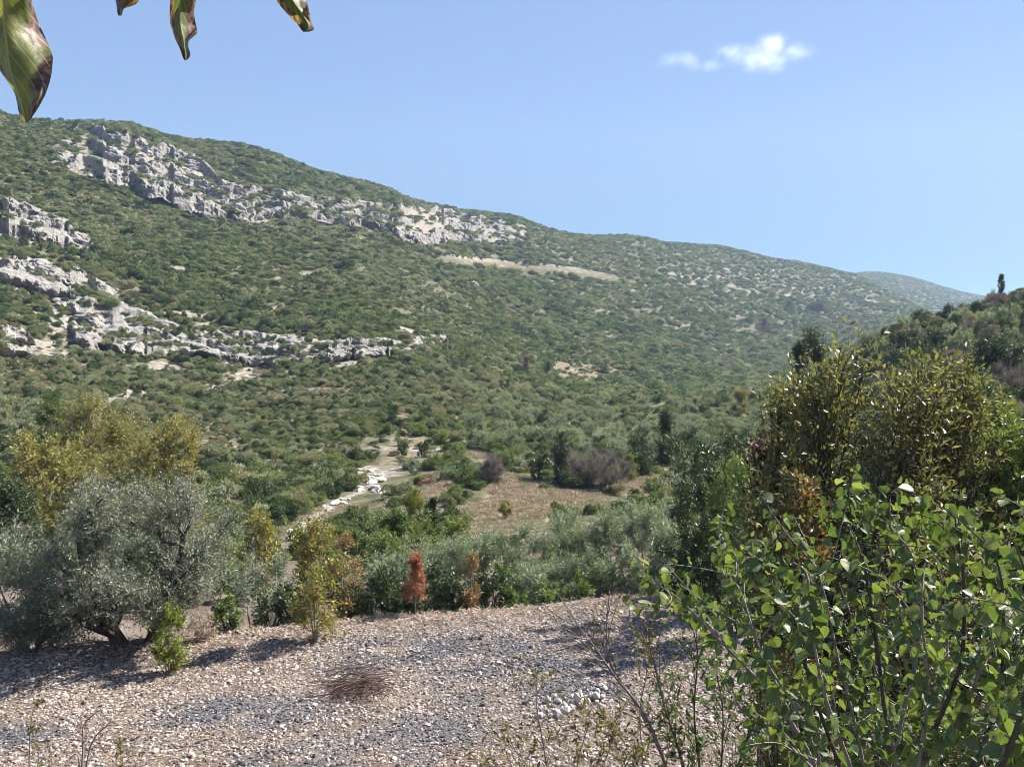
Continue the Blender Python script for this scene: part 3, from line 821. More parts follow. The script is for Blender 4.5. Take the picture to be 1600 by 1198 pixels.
# ------------------------------------------------------------------ plants
KINDS = {
    # lumps, lump radius, crown start, leaf-area index, leaves per twig, leaf length, leaf width, upward, stems, trunk radius, profile
    'olive':   dict(nb=54, br=.30, cs=.21, lai=2.3, lv=20, ll=.082, lw=.026, up=.25, stems=2, tr=.21, prof='round', leaf=L_OLIVE, bark=BARK),
    'greyolive': dict(nb=15, br=.40, cs=.02, lai=2.0, lv=24, ll=.12, lw=.032, up=.9, stems=4, tr=.05, prof='round', leaf=L_GREYG, bark=BARK_G),
    'hedge':   dict(nb=12, br=.46, cs=.0, lai=2.6, lv=18, ll=.095, lw=.055, up=.4, stems=4, tr=.05, prof='round', leaf=L_DARK, bark=BARK),
    'green':   dict(nb=12, br=.44, cs=.02, lai=2.4, lv=18, ll=.12, lw=.06, up=.5, stems=3, tr=.06, prof='round', leaf=L_GREEN, bark=BARK),
    'ygreen':  dict(nb=12, br=.44, cs=.14, lai=2.7, lv=14, ll=.08, lw=.045, up=.7, stems=4, tr=.02, prof='round', leaf=L_YGRN, bark=BARK_G),
    'gold':    dict(nb=20, br=.38, cs=.06, lai=2.0, lv=16, ll=.17, lw=.08, up=.4, stems=2, tr=.12, prof='round', leaf=L_GOLD, bark=BARK_G),
    'yellow':  dict(nb=11, br=.46, cs=.10, lai=1.7, lv=14, ll=.09, lw=.052, up=.75, stems=4, tr=.025, prof='column', leaf=L_YELL, bark=BARK_G),
    'orange':  dict(nb=10, br=.46, cs=.1, lai=1.7, lv=14, ll=.09, lw=.052, up=.7, stems=3, tr=.025, prof='column', leaf=L_ORAN, bark=BARK_G),
    'red':     dict(nb=11, br=.46, cs=.34, lai=2.2, lv=14, ll=.08, lw=.042, up=.9, stems=1, tr=.022, prof='cone', leaf=L_RED, bark=BARK_G),
    'bare':    dict(nb=22, br=.46, cs=.02, lai=.16, lv=2, ll=.12, lw=.035, up=.7, stems=7, tr=.05, prof='round', leaf=L_BROWN, bark=TWIG, tw=90),
    'weed':    dict(nb=8, br=.5, cs=.0, lai=1.2, lv=7, ll=.10, lw=.028, up=1.3, stems=6, tr=.012, prof='round', leaf=L_STRAW, bark=TWIG),
    'columnar': dict(nb=18, br=.5, cs=.0, lai=3.0, lv=16, ll=.20, lw=.09, up=1.0, stems=1, tr=.12, prof='column', leaf=L_DARK, bark=BARK),
    'conical': dict(nb=18, br=.42, cs=.02, lai=3.0, lv=14, ll=.22, lw=.10, up=.8, stems=1, tr=.12, prof='cone', leaf=L_DARK, bark=BARK),
    'oak':     dict(nb=15, br=.44, cs=.05, lai=2.6, lv=16, ll=.20, lw=.10, up=.4, stems=2, tr=.12, prof='round', leaf=L_DARK, bark=BARK),
    'vallolive': dict(nb=13, br=.46, cs=.06, lai=2.2, lv=15, ll=.24, lw=.09, up=.5, stems=2, tr=.13, prof='round', leaf=L_GREYG, bark=BARK),
    'vallgreen': dict(nb=12, br=.46, cs=.03, lai=2.2, lv=15, ll=.19, lw=.09, up=.5, stems=3, tr=.09, prof='round', leaf=L_GREEN, bark=BARK),
    'pine':    dict(nb=17, br=.36, cs=.08, lai=2.4, lv=14, ll=.45, lw=.13, up=.3, stems=1, tr=.16, prof='cone', leaf=L_DARK, bark=BARK),
    'deadpine': dict(nb=16, br=.34, cs=.08, lai=1.8, lv=10, ll=.45, lw=.11, up=.2, stems=1, tr=.14, prof='cone', leaf=L_PINEB, bark=BARK),
    'walnut':  dict(nb=70, br=.27, cs=.18, lai=2.3, lv=15, ll=.085, lw=.036, up=.2, stems=3, tr=.055, prof='round', leaf=L_WALN, bark=BARK),
    'upright': dict(nb=34, br=.20, cs=.03, lai=2.0, lv=17, ll=.13, lw=.042, up=2.2, stems=8, tr=.03, prof='vase', leaf=L_GREEN, bark=BARK),
    'plum':    dict(nb=12, br=.40, cs=.3, lai=2.0, lv=12, ll=.09, lw=.042, up=.9, stems=3, tr=.03, prof='round', leaf=L_PLUM, bark=BARK),
    'rust':    dict(nb=16, br=.38, cs=.2, lai=1.5, lv=12, ll=.075, lw=.036, up=.8, stems=4, tr=.02, prof='round', leaf=L_RUST, bark=BARK),
    'brown':   dict(nb=12, br=.44, cs=.03, lai=2.0, lv=13, ll=.22, lw=.08, up=.7, stems=3, tr=.08, prof='round', leaf=L_BROWN, bark=BARK_G),
}

def plant_geo(rng, kind, H, W, dens=1.0, sparse=1.0):
    """branch mesh and leaf mesh of one plant, base at the origin"""
    k = KINDS[kind]
    nb = k['nb']; br = k['br']; cs = k['cs'] * H; st = k['stems']
    # crown lumps
    hz = np.sort(rng.uniform(.06, .92, nb)); 
    if k['prof'] == 'round':  rad = np.sqrt(np.clip(1 - (2 * hz - .85) ** 2 / 1.5, .1, 1))
    elif k['prof'] == 'cone': rad = np.clip(1.05 - hz, .08, 1)
    elif k['prof'] == 'vase': rad = .45 + .55 * hz
    else:                     rad = .75 + .25 * np.sin(hz * PI)
    ang = rng.uniform(0, 2 * PI) + np.arange(nb) * 2.39996 + rng.normal(size=nb) * .4
    bR = (W * W * (H - cs)) ** (1 / 3.) * .5 * br * rng.uniform(.75, 1.3, nb) * 1.0
    bR = np.minimum(bR, W * .33)
    rr = np.maximum(W * .5 * rad - bR * .7, 0) * np.sqrt(rng.uniform(.12, 1, nb))
    hz = .04 + .96 * (hz - hz.min()) / (hz.max() - hz.min())
    Cc = np.stack([np.cos(ang) * rr, np.sin(ang) * rr, cs + hz * (H - cs - bR * .95)], -1)
    if k['prof'] in ('cone', 'column'): Cc[-1, :2] *= .1
    # stems: gently leaning, each lump fed by the nearest one
    sa = rng.uniform(0, 2 * PI) + np.arange(st) * 2 * PI / st + rng.normal(size=st) * .3
    lean = (.02 if st == 1 else .2) * W
    S0 = np.stack([np.cos(sa), np.sin(sa), 0 * sa], -1) * min(k['tr'] * 1.1, .12 * W) * (st > 1)
    S2 = np.stack([np.cos(sa) * lean, np.sin(sa) * lean, np.full(st, cs + (H - cs) * (.85 if st == 1 or k['prof'] in ('column', 'cone') else .5))], -1)
    S1 = (S0 + S2) / 2 + rng.normal(size=(st, 3)) * np.array([1, 1, .2]) * .06 * W
    S0[:, 2] = -.08 * min(H, 3)
    m = MB()
    tr = k['tr'] * min(1.0, H / 3.0 + .35)
    m.add(*tubes(S0, S1, S2, tr, tr * .35, 7, 7))
    dist = np.linalg.norm(Cc[:, None, :2] - S2[None, :, :2], axis=-1); own = dist.argmin(1)
    t = np.clip((Cc[:, 2] - .3 * np.linalg.norm(Cc[:, :2], axis=1)) / np.maximum(S2[own, 2], .01) - .15, .12, .95)[:, None]
    A = (1 - t) ** 2 * S0[own] + 2 * t * (1 - t) * S1[own] + t * t * S2[own]
    B = (A * .45 + Cc * .55) + rng.normal(size=(nb, 3)) * bR[:, None] * .25 - np.array([0, 0, .12]) * bR[:, None]
    m.add(*tubes(A, B, Cc, tr * .45 * (1 - .5 * t[:, 0]), tr * .14, 5, 5))
    # twigs
    nleaf = k['lai'] * dens * W * (H - cs) / (k['ll'] * k['lw'] * .5)
    L = max(1, int(k['lv'] * sparse))
    T = max(4, int(k.get('tw', 0) * dens) or int(nleaf / (nb * L))); nt_ = nb * T
    bi = np.repeat(np.arange(nb), T)
    d = rnd_unit(rng, nt_) + np.array([0, 0, .25 * k['up']]); d = unit(d)
    E = Cc[bi] + d * (bR[bi] * rng.uniform(.35, 1.12, nt_))[:, None]
    E[:, 2] = np.maximum(E[:, 2], .03 * H)
    s = rng.uniform(.32, 1, nt_)[:, None]
    A2 = (1 - s) ** 2 * A[bi] + 2 * s * (1 - s) * B[bi] + s * s * Cc[bi]
    ln = np.linalg.norm(E - A2, axis=1)[:, None]
    B2 = (A2 + E) / 2 + rng.normal(size=(nt_, 3)) * ln * .12 - np.array([0, 0, .10]) * ln * k['up']
    tw = min(max(tr * .07, .0028), .0045 if k['ll'] < .13 else .008) if kind != 'bare' else .009
    m.add(*tubes(A2, B2, E, tw * 1.5, tw * .5, 3, 3))
    # leaves along the outer part of the twigs
    q = np.repeat(np.arange(nt_), L); nl = len(q)
    t = rng.uniform(.25, 1.02, nl)[:, None]
    P = (1 - t) ** 2 * A2[q] + 2 * t * (1 - t) * B2[q] + t * t * E[q]
    tan = unit(2 * (1 - t) * (B2 - A2)[q] + 2 * t * (E - B2)[q])
    side = rnd_unit(rng, nl)
    D = unit(tan * .75 + side * .9 + np.array([0, 0, .12 * k['up'] - .1]))
    P = P + side * k['ll'] * .25
    Nn = unit(np.array([0, 0, 1.0]) + rng.normal(size=(nl, 3)) * .75)
    g = MB(); sc = rng.uniform(.6, 1.35, nl)
    g.add(*leaves_geo(P, D, Nn, k['ll'] * sc, k['lw'] * sc * rng.uniform(.8, 1.25, nl), .16))
    return m, g

def foot(px, py): return float(hit(px, py)[0][1])

def base_at(px, d):
    x = (px - 800.0) / F * d
    return np.array([x, d, float(ground(np.array([x]), np.array([d]))[0])])

_seed = [1000]
def plant(kind, name, px, d, top, wpx, label, cat='tree', group=None, dens=1.0, sparse=1.0, leaf=None, crown='crown', by=None, minh=.5, lean=None):
    """a plant standing at depth d under photo column px, its top seen at photo row top, wpx photo pixels wide"""
    _seed[0] += 1; rg = np.random.default_rng(_seed[0])
    b = base_at(px, d)
    z = pix(px, top, d)[2]
    H = max(float(z - b[2]), minh); W = wpx / F * d
    tm, lm = plant_geo(rg, kind, H, W, dens, sparse)
    e = empty(name, b, label, cat, group)
    tm.obj('trunk' if crown == 'crown' else 'stems', KINDS[kind]['bark'], e, True)
    lm.obj(crown, leaf or KINDS[kind]['leaf'], e)
    return e

def copies(src, name, spots, label, cat, group, jit=.15):
    """further plants of the same kind: (px, d, top row, scale of width)"""
    out = []
    rg = np.random.default_rng(len(name) + len(spots))
    for i, (px, d, h, w) in enumerate(spots):
        e = copy_tree(src[i % len(src)])
        e.location = base_at(px, d)
        e.rotation_euler = (0, 0, rg.uniform(0, 6.28))
        e.scale = (w, w, h)
        e['label'] = label or src[i % len(src)]['label']; e['category'] = cat; e['group'] = group
        out.append(e)
    return out

# --- row along the far edge of the gravel
plant('olive', 'olive_tree', 205, 22.4, 716, 390, 'large old olive tree with a silvery grey crown and dark forked trunk beside the gravel', 'olive tree', dens=1.15)
plant('greyolive', 'olive_tree', 45, 22.6, 806, 250, 'grey olive tree at the left end of the gravel, its foliage drooping to the ground', 'olive tree', leaf=L_OLIVE)
plant('greyolive', 'olive_tree', 405, 27.0, 842, 150, 'smaller grey olive tree between the large old olive and the yellow sapling', 'olive tree', leaf=L_OLIVE, dens=.8)
plant('ygreen', 'leafy_shrub', 258, 20.3, 940, 74, 'small bright yellow-green shrub standing alone on the gravel by the olive trunk', 'shrub', crown='foliage')
plant('yellow', 'yellow_sapling', 491, 22.5, 800, 118, 'tall yellow-leaved sapling with several thin stems on the gravel edge', 'sapling')
plant('orange', 'autumn_sapling', 540, 26.5, 826, 84, 'sapling with pale orange autumn leaves behind the yellow sapling', 'sapling')
plant('red', 'red_sapling', 648, 25.0, 856, 54, 'slim sapling with orange-red leaves and a thin pale stem', 'sapling', dens=1.3)
plant('orange', 'autumn_sapling', 735, 27.0, 862, 46, 'slender upright sapling with yellow and orange leaves right of the red sapling', 'sapling')
hl = 'low dark green shrub in the hedge along the far edge of the gravel'
for px, d, top, w in ((545, 26.5, 905, 90), (590, 26.8, 880, 90), (630, 27.2, 890, 80), (690, 27.4, 872, 96), (770, 28.2, 880, 90), (720, 27.2, 905, 60)):
    plant('hedge', 'hedge_shrub', px, d, top, w, hl, 'shrub', 'dark hedge shrubs along the gravel edge', crown='foliage')
gl = 'bushy grey-green olive sapling in the back row of the thicket behind the gravel'
for px, d, top, w in ((575, 31, 850, 120), (640, 31.5, 838, 110), (700, 32.5, 822, 110), (765, 34, 812, 120), (830, 34, 800, 120), (890, 35.5, 786, 120), (950, 35.5, 782, 120), (1010, 36, 774, 120),
                      (830, 29.5, 866, 100), (885, 30, 858, 100), (940, 30, 848, 100), (995, 30, 836, 100), (1045, 30.8, 806, 90)):
    plant('greyolive', 'olive_sapling', px, d, top, w, gl if d > 30.9 else 'bushy grey-green olive sapling in the front row of the thicket, right above the gravel', 'shrub', 'grey-green olive saplings behind the gravel', crown='foliage')
for px, d, top, w in ((860, 28.2, 905, 70), (910, 28.6, 896, 70), (805, 27.8, 915, 60), (790, 30, 870, 80)):
    plant('green', 'green_shrub', px, d, top, w, 'light green shrub at the foot of the olive saplings', 'shrub', 'light green shrubs below the olive saplings', crown='foliage')
plant('weed', 'dry_weeds', 312, 22.6, 955, 56, 'clump of tall dry tan weeds right of the yellow-green shrub', 'weeds', crown='foliage')
plant('green', 'green_shrub', 352, 23.6, 925, 70, 'green shrub between the dry weeds and the yellow sapling', 'shrub', crown='foliage')
plant('green', 'green_shrub', 418, 24.3, 930, 86, 'wide dark olive-green shrub left of the yellow sapling', 'shrub', crown='foliage', leaf=L_DARK)
plant('hedge', 'hedge_shrub', 455, 24.5, 905, 70, 'dark shrub right behind the yellow sapling stems', 'shrub', crown='foliage')
plant('weed', 'dry_weeds', 20, 22.2, 965, 70, 'dry brown weeds under the leftmost olive tree', 'weeds', crown='foliage')

# --- trees below the gravel, towards the creek
sp_ = [('green', 505, 38, 842, 74), ('gold', 478, 34, 866, 60), ('green', 560, 40, 822, 74), ('green', 616, 43, 784, 74), ('green', 600, 36, 822, 84), ('green', 660, 40, 798, 80), ('green', 715, 42, 800, 74), ('green', 535, 34, 856, 80)]
for kd, px, d, top, w in sp_:
    if kd == 'gold':
        plant('gold', 'golden_shrub', px, d, top, w, 'small golden-brown tree at the left end of the green trees by the creek', 'tree')
    else:
        plant(kd, 'green_tree', px, d, top, w, 'mid green bushy tree between the gravel and the dry creek', 'tree', 'green trees between the gravel and the creek')
plant('ygreen', 'bright_tree', 646, 47, 756, 46, 'bright yellow-green tree just right of the white creek stones', 'tree')
plant('conical', 'dark_tree', 678, 47, 775, 26, 'small dark pointed tree beside the bright yellow-green tree', 'tree', dens=.6)
plant('gold', 'yellow_tree', 400, 36, 788, 76, 'yellow-leaved tree behind the right side of the large olive', 'tree', leaf=L_YELL, dens=.9)

# --- golden trees on the left slope
for px, d, top, w, lb in ((150, 52, 600, 190, 'golden-brown tree topmost of the autumn trees behind the large olive'), (62, 47, 655, 150, 'golden-brown autumn tree at the left end of the row behind the large olive'),
                          (205, 50, 658, 130, 'golden-brown autumn tree in the middle of the row behind the large olive'), (278, 52, 640, 110, 'golden-brown autumn tree at the right end of the row behind the large olive'),
                          (120, 42, 700, 150, 'golden-green autumn tree lowest in the row behind the large olive')):
    plant('gold', 'golden_tree', px, d, top, w, lb, 'tree', 'golden autumn trees on the left slope')
plant('green', 'green_tree', 10, 38, 735, 110, 'dark green tree at the left edge below the golden trees', 'tree', leaf=L_DARK)
plant('green', 'green_tree', 75, 70, 600, 80, 'fresh green tree on the left slope above the golden trees', 'tree')

# --- valley floor
plant('columnar', 'columnar_tree', 876, foot(876, 757), 668, 42, 'tall dark leaning columnar tree beside the bare grey bushes', 'tree')
plant('bare', 'bare_bush', 914, foot(914, 764), 688, 96, 'large leafless grey-brown bush right of the dark columnar tree', 'bush', crown='dry_leaves')
plant('bare', 'bare_bush', 958, foot(958, 768), 697, 84, 'leafless purplish bush at the right end of the dry meadow', 'bush', crown='dry_leaves')
plant('bare', 'bare_tree', 769, foot(769, 757), 704, 52, 'small leafless tree at the far edge of the dry meadow', 'tree', crown='dry_leaves', sparse=.5)
plant('ygreen', 'round_bush', 790, foot(790, 814), 779, 28, 'small round bright green bush standing alone in the dry meadow', 'bush',  crown='foliage')
plant('ygreen', 'yellow_bush', 984, foot(984, 752), 706, 32, 'yellow-green bush tucked behind the leafless purplish bush', 'bush', dens=1.4, crown='foliage')
plant('oak', 'dark_tree', 1000, 96, 664, 72, 'broad dark green tree behind the yellow-green bush', 'tree')
plant('conical', 'conical_tree', 1041, 108, 629, 62, 'dark conical tree with a wide foot in the middle of the valley', 'tree')
plant('ygreen', 'yellow_bush', 1158, 200, 604, 36, 'round yellow-green tree far down the valley beside the tall walnut', 'tree',  leaf=L_YELL)
plant('brown', 'reddish_bush', 665, 84, 741, 28, 'round reddish-brown bush behind the bright yellow-green tree', 'bush', crown='foliage', leaf=L_PINEB)
plant('vallgreen', 'yellow_bush', 797, 98, 697, 24, 'small yellow-green tree behind the leafless tree of the meadow', 'tree', leaf=L_YGRN)
vg = [plant('vallgreen', 'valley_shrub', 730, 82, 720, 52, 'leafy green shrub on the valley floor around the meadow', 'shrub', 'green shrubs round the meadow', crown='foliage')]
vg.append(plant('vallgreen', 'valley_shrub', 700, 86, 724, 46, 'pale grey-green shrub on the valley floor around the meadow', 'shrub', 'green shrubs round the meadow', crown='foliage', leaf=L_GREYG))
vg.append(plant('oak', 'valley_shrub', 838, 86, 712, 40, 'dark green shrub on the valley floor around the meadow', 'shrub', 'green shrubs round the meadow', crown='foliage'))
copies(vg, 'valley_shrub', [(680, 95, .9, .9), (745, 92, .8, .9), (660, 105, .9, .9), (715, 105, .9, 1.0), (812, 98, .8, .9), (850, 98, .9, 1), (690, 118, 1, 1), (640, 96, .9, 1.1), (740, 118, .9, 1),
                            (1012, 66, .75, .9), (1050, 64, .9, 1), (1085, 60, 1, 1), (1022, 78, .9, 1), (1060, 82, 1, 1), (1100, 76, 1.1, 1.2), (1130, 70, 1.1, 1.2), (960, 100, .8, 1), (930, 96, .7, 1), (900, 105, .8, 1.1), (1075, 98, .9, 1), (1120, 98, 1, 1.1), (1010, 62, .6, .8), (985, 66, .5, .7),
                            (628, 108, .7, .9), (655, 125, 1, 1.2), (775, 125, .9, 1.2), (552, 100, .9, 1.2), (520, 96, .9, 1.2), (495, 92, 1, 1.2)],
       None, 'shrub', 'green shrubs round the meadow')
ol = 'round grey-green olive tree in the scattered grove down the valley'
og = 'olive trees in the valley grove'
vo = [plant('vallolive', 'valley_olive', 905, 140, 668, 46, ol, 'olive tree', og), plant('vallolive', 'valley_olive', 960, 150, 658, 44, ol, 'olive tree', og), plant('vallolive', 'valley_olive', 1085, 150, 652, 52, ol, 'olive tree', og)]
rg = np.random.default_rng(5)
spots = []
for d, a, b, nn in ((118, 760, 1110, 8), (135, 740, 1160, 9), (160, 780, 1150, 9), (185, 830, 1180, 9), (215, 850, 1180, 8), (250, 880, 1190, 8), (290, 900, 1200, 8), (340, 940, 1210, 7)):
    for px in np.linspace(a, b, nn) + rg.normal(size=nn) * 9:
        spots.append((px, d * rg.uniform(.95, 1.06), rg.uniform(.75, 1.15), rg.uniform(.8, 1.2)))
copies(vo, 'valley_olive', spots, ol, 'olive tree', og)

# --- single trees on the long hillside
def on_hill(kind, name, px, py, top, wpx, label, **kw):
    d = hit(px, py)[0][1]
    return plant(kind, name, px, d, top, wpx, label, 'tree', **kw)
on_hill('deadpine', 'dead_pine', 822, 586, 553, 28, 'dead reddish-brown pine on the middle of the far slope')
on_hill('pine', 'pine_tree', 856, 590, 562, 34, 'dark pine next to the dead reddish pine on the far slope')
on_hill('pine', 'pine_tree', 990, 585, 560, 26, 'dark pine on the far slope above the olive grove', leaf=L_GREEN)
on_hill('deadpine', 'dead_pine', 1194, 522, 492, 34, 'dead purplish-brown pine high on the far slope')
on_hill('oak', 'hill_tree', 1272, 490, 468, 46, 'dark spreading tree high on the far slope right of the dead pine')
on_hill('pine', 'pine_tree', 1232, 484, 468, 26, 'small dark pine high on the far slope left of the dark spreading tree')

# --- slope on the right
for px, d, top, w, kd, nm, lb in ((1270, 95, 502, 58, 'oak', 'dark_tree', 'tall dark evergreen tree showing behind the top of the walnut'), (1250, 92, 526, 46, 'oak', 'dark_tree', 'lower dark tree leaning on the tall dark evergreen behind the walnut'),
                                  (1574, 95, 526, 92, 'oak', 'round_oak', 'large round dark green oak on the right slope'), (1552, 150, 478, 30, 'columnar', 'dark_tree', 'narrow dark evergreen below the tall thin conifer on the right slope'),
                                  (1528, 150, 496, 44, 'oak', 'dark_tree', 'bushy dark evergreen left of the narrow one on the right slope'), (1510, 165, 470, 60, 'brown', 'brown_tree', 'large brownish tree on the skyline of the right slope'),
                                  (1440, 150, 500, 50, 'oak', 'dark_tree', 'dark bushy tree at the left end of the right slope'), (1590, 165, 454, 60, 'brown', 'brown_tree', 'brownish tree on the skyline at the right edge of the photo'),
                                  (1545, 172, 458, 34, 'bare', 'bare_tree', 'bare-topped tree on the skyline left of the tall thin conifer'), (1480, 140, 512, 50, 'vallolive', 'grey_tree', 'grey-green tree in front of the large brownish tree')):
    plant(kd, nm, px, d, top, w, lb, 'tree', crown='crown')
# the tall thin conifer with its short whorls
def thin_conifer(px, d, base_py, top, label):
    b = base_at(px, d); z = pix(px, top, d)[2]; H = float(z - b[2])
    e = empty('thin_conifer', b, label, 'tree')
    rg = np.random.default_rng(77); m = MB(); g = MB()
    m.add(*tubes(np.array([[0, 0, -.3]]), np.array([[.05, 0, H * .5]]), np.array([[0, 0, H]]), .16, .05, 8, 6))
    hs = H * np.array([.45, .52, .58, .66, .74, .80, .86, .93, .98]); w = np.array([.5, .35, .7, .9, .7, 1.0, .55, .45, .3]) * .62
    for h, r in zip(hs, w):
        nn = 9; a = rg.uniform(0, 6.28, nn); E = np.stack([np.cos(a) * r, np.sin(a) * r, h + rg.uniform(.1, .5, nn)], -1)
        A = np.repeat([[0, 0, h]], nn, 0); m.add(*tubes(A, (A + E) / 2 - np.array([0, 0, .1]), E, .05, .02, 3, 4))
        q = np.repeat(E, 26, 0); q = q * np.array([.9, .9, 1]) + rg.normal(size=q.shape) * .11
        D = unit(q * np.array([1, 1, 0]) + np.array([0, 0, .5]) + rg.normal(size=q.shape) * .4)
        g.add(*leaves_geo(q, D, rnd_unit(rg, len(q)), np.full(len(q), .28), np.full(len(q), .09)))
    m.obj('trunk', BARK, e, True); g.obj('crown', L_DARK, e)
thin_conifer(1562, 176, 462, 432, 'tall thin conifer with short whorled branches on the right skyline')
sg = 'trees of the woodland on the right slope'
sl_ = {'oak': 'dark green bushy tree in the mixed woodland on the right slope', 'vallgreen': 'mid green bushy tree in the mixed woodland on the right slope', 'vallolive': 'pale grey-green rounded tree in the mixed woodland on the right slope', 'brown': 'brownish tree in the mixed woodland on the right slope', 'bare': 'leafless greyish tree in the mixed woodland on the right slope'}
sb = [plant(k_, 'slope_tree', px, d, top, w, sl_[k_], 'tree', sg, leaf=lf) for k_, px, d, top, w, lf in
      (('vallgreen', 1420, 120, 510, 62, L_DARK), ('oak', 1460, 118, 505, 64, None), ('vallolive', 1500, 112, 512, 62, None), ('brown', 1480, 100, 540, 60, None), ('vallgreen', 1530, 90, 548, 60, L_GREYG), ('oak', 1400, 100, 565, 60, None), ('bare', 1515, 130, 496, 50, None))]
rg = np.random.default_rng(15)
spots = [(px, d * rg.uniform(.95, 1.05), rg.uniform(.6, 1.3), rg.uniform(.6, 1.25)) for d in (52, 66, 80, 95, 112, 130, 148, 166, 182) for px in np.arange(1375, 1635, 33) + rg.normal(size=8) * 9]
rg.shuffle(spots)
copies(sb, 'slope_tree', [tuple(x) for x in spots], None, 'tree', sg)

# --- right foreground
plant('walnut', 'walnut_tree', 1352, 9.5, 492, 400, 'bushy tree with shiny olive-yellow leaves rising behind the heart-leaved shrub', 'tree')
plant('walnut', 'walnut_tree', 1480, 10.4, 528, 230, 'right-hand neighbour of the bushy olive-yellow tree, its crown merging with it', 'tree')
plant('walnut', 'walnut_tree', 1235, 10.6, 575, 180, 'lower olive-leaved tree at the left flank of the bushy olive-yellow tree', 'tree')
plant('walnut', 'walnut_tree', 1600, 10.5, 618, 200, 'darker olive-yellow tree at the right edge behind the heart-leaved shrub', 'tree', leaf=L_GREEN)
plant('gold', 'yellow_tree', 1560, 30, 612, 90, 'yellowish tree below the round dark oak on the right slope', 'tree', leaf=L_YGRN)
plant('upright', 'upright_shrub', 1108, 25, 662, 170, 'dark green shrub with tall upright leafy shoots left of the walnut', 'shrub', crown='foliage', dens=.9, leaf=L_DARK)
plant('upright', 'upright_shrub', 1160, 23, 700, 150, 'second clump of upright leafy shoots just left of the walnut', 'shrub', crown='foliage', dens=.8)
plant('hedge', 'hedge_shrub', 1072, 27.5, 800, 110, 'dense dark shrub throwing shade on the far right of the gravel', 'shrub', crown='foliage')
plant('hedge', 'hedge_shrub', 1130, 27.5, 790, 130, 'dense dark shrub behind the tall upright shoots', 'shrub', crown='foliage')
plant('plum', 'purple_shrub', 1195, 15, 676, 80, 'dark purple-leaved shrub at the left side of the walnut', 'shrub', crown='foliage')
plant('rust', 'rusty_shrub', 1262, 7.5, 735, 95, 'shrub with orange and brown leaves between the walnut and the heart-leaved shrub', 'shrub', crown='foliage')
plant('rust', 'rusty_shrub', 1215, 8.5, 800, 110, 'lower rusty-leaved shrub behind the left branches of the heart-leaved shrub', 'shrub', crown='foliage', leaf=L_WALN)

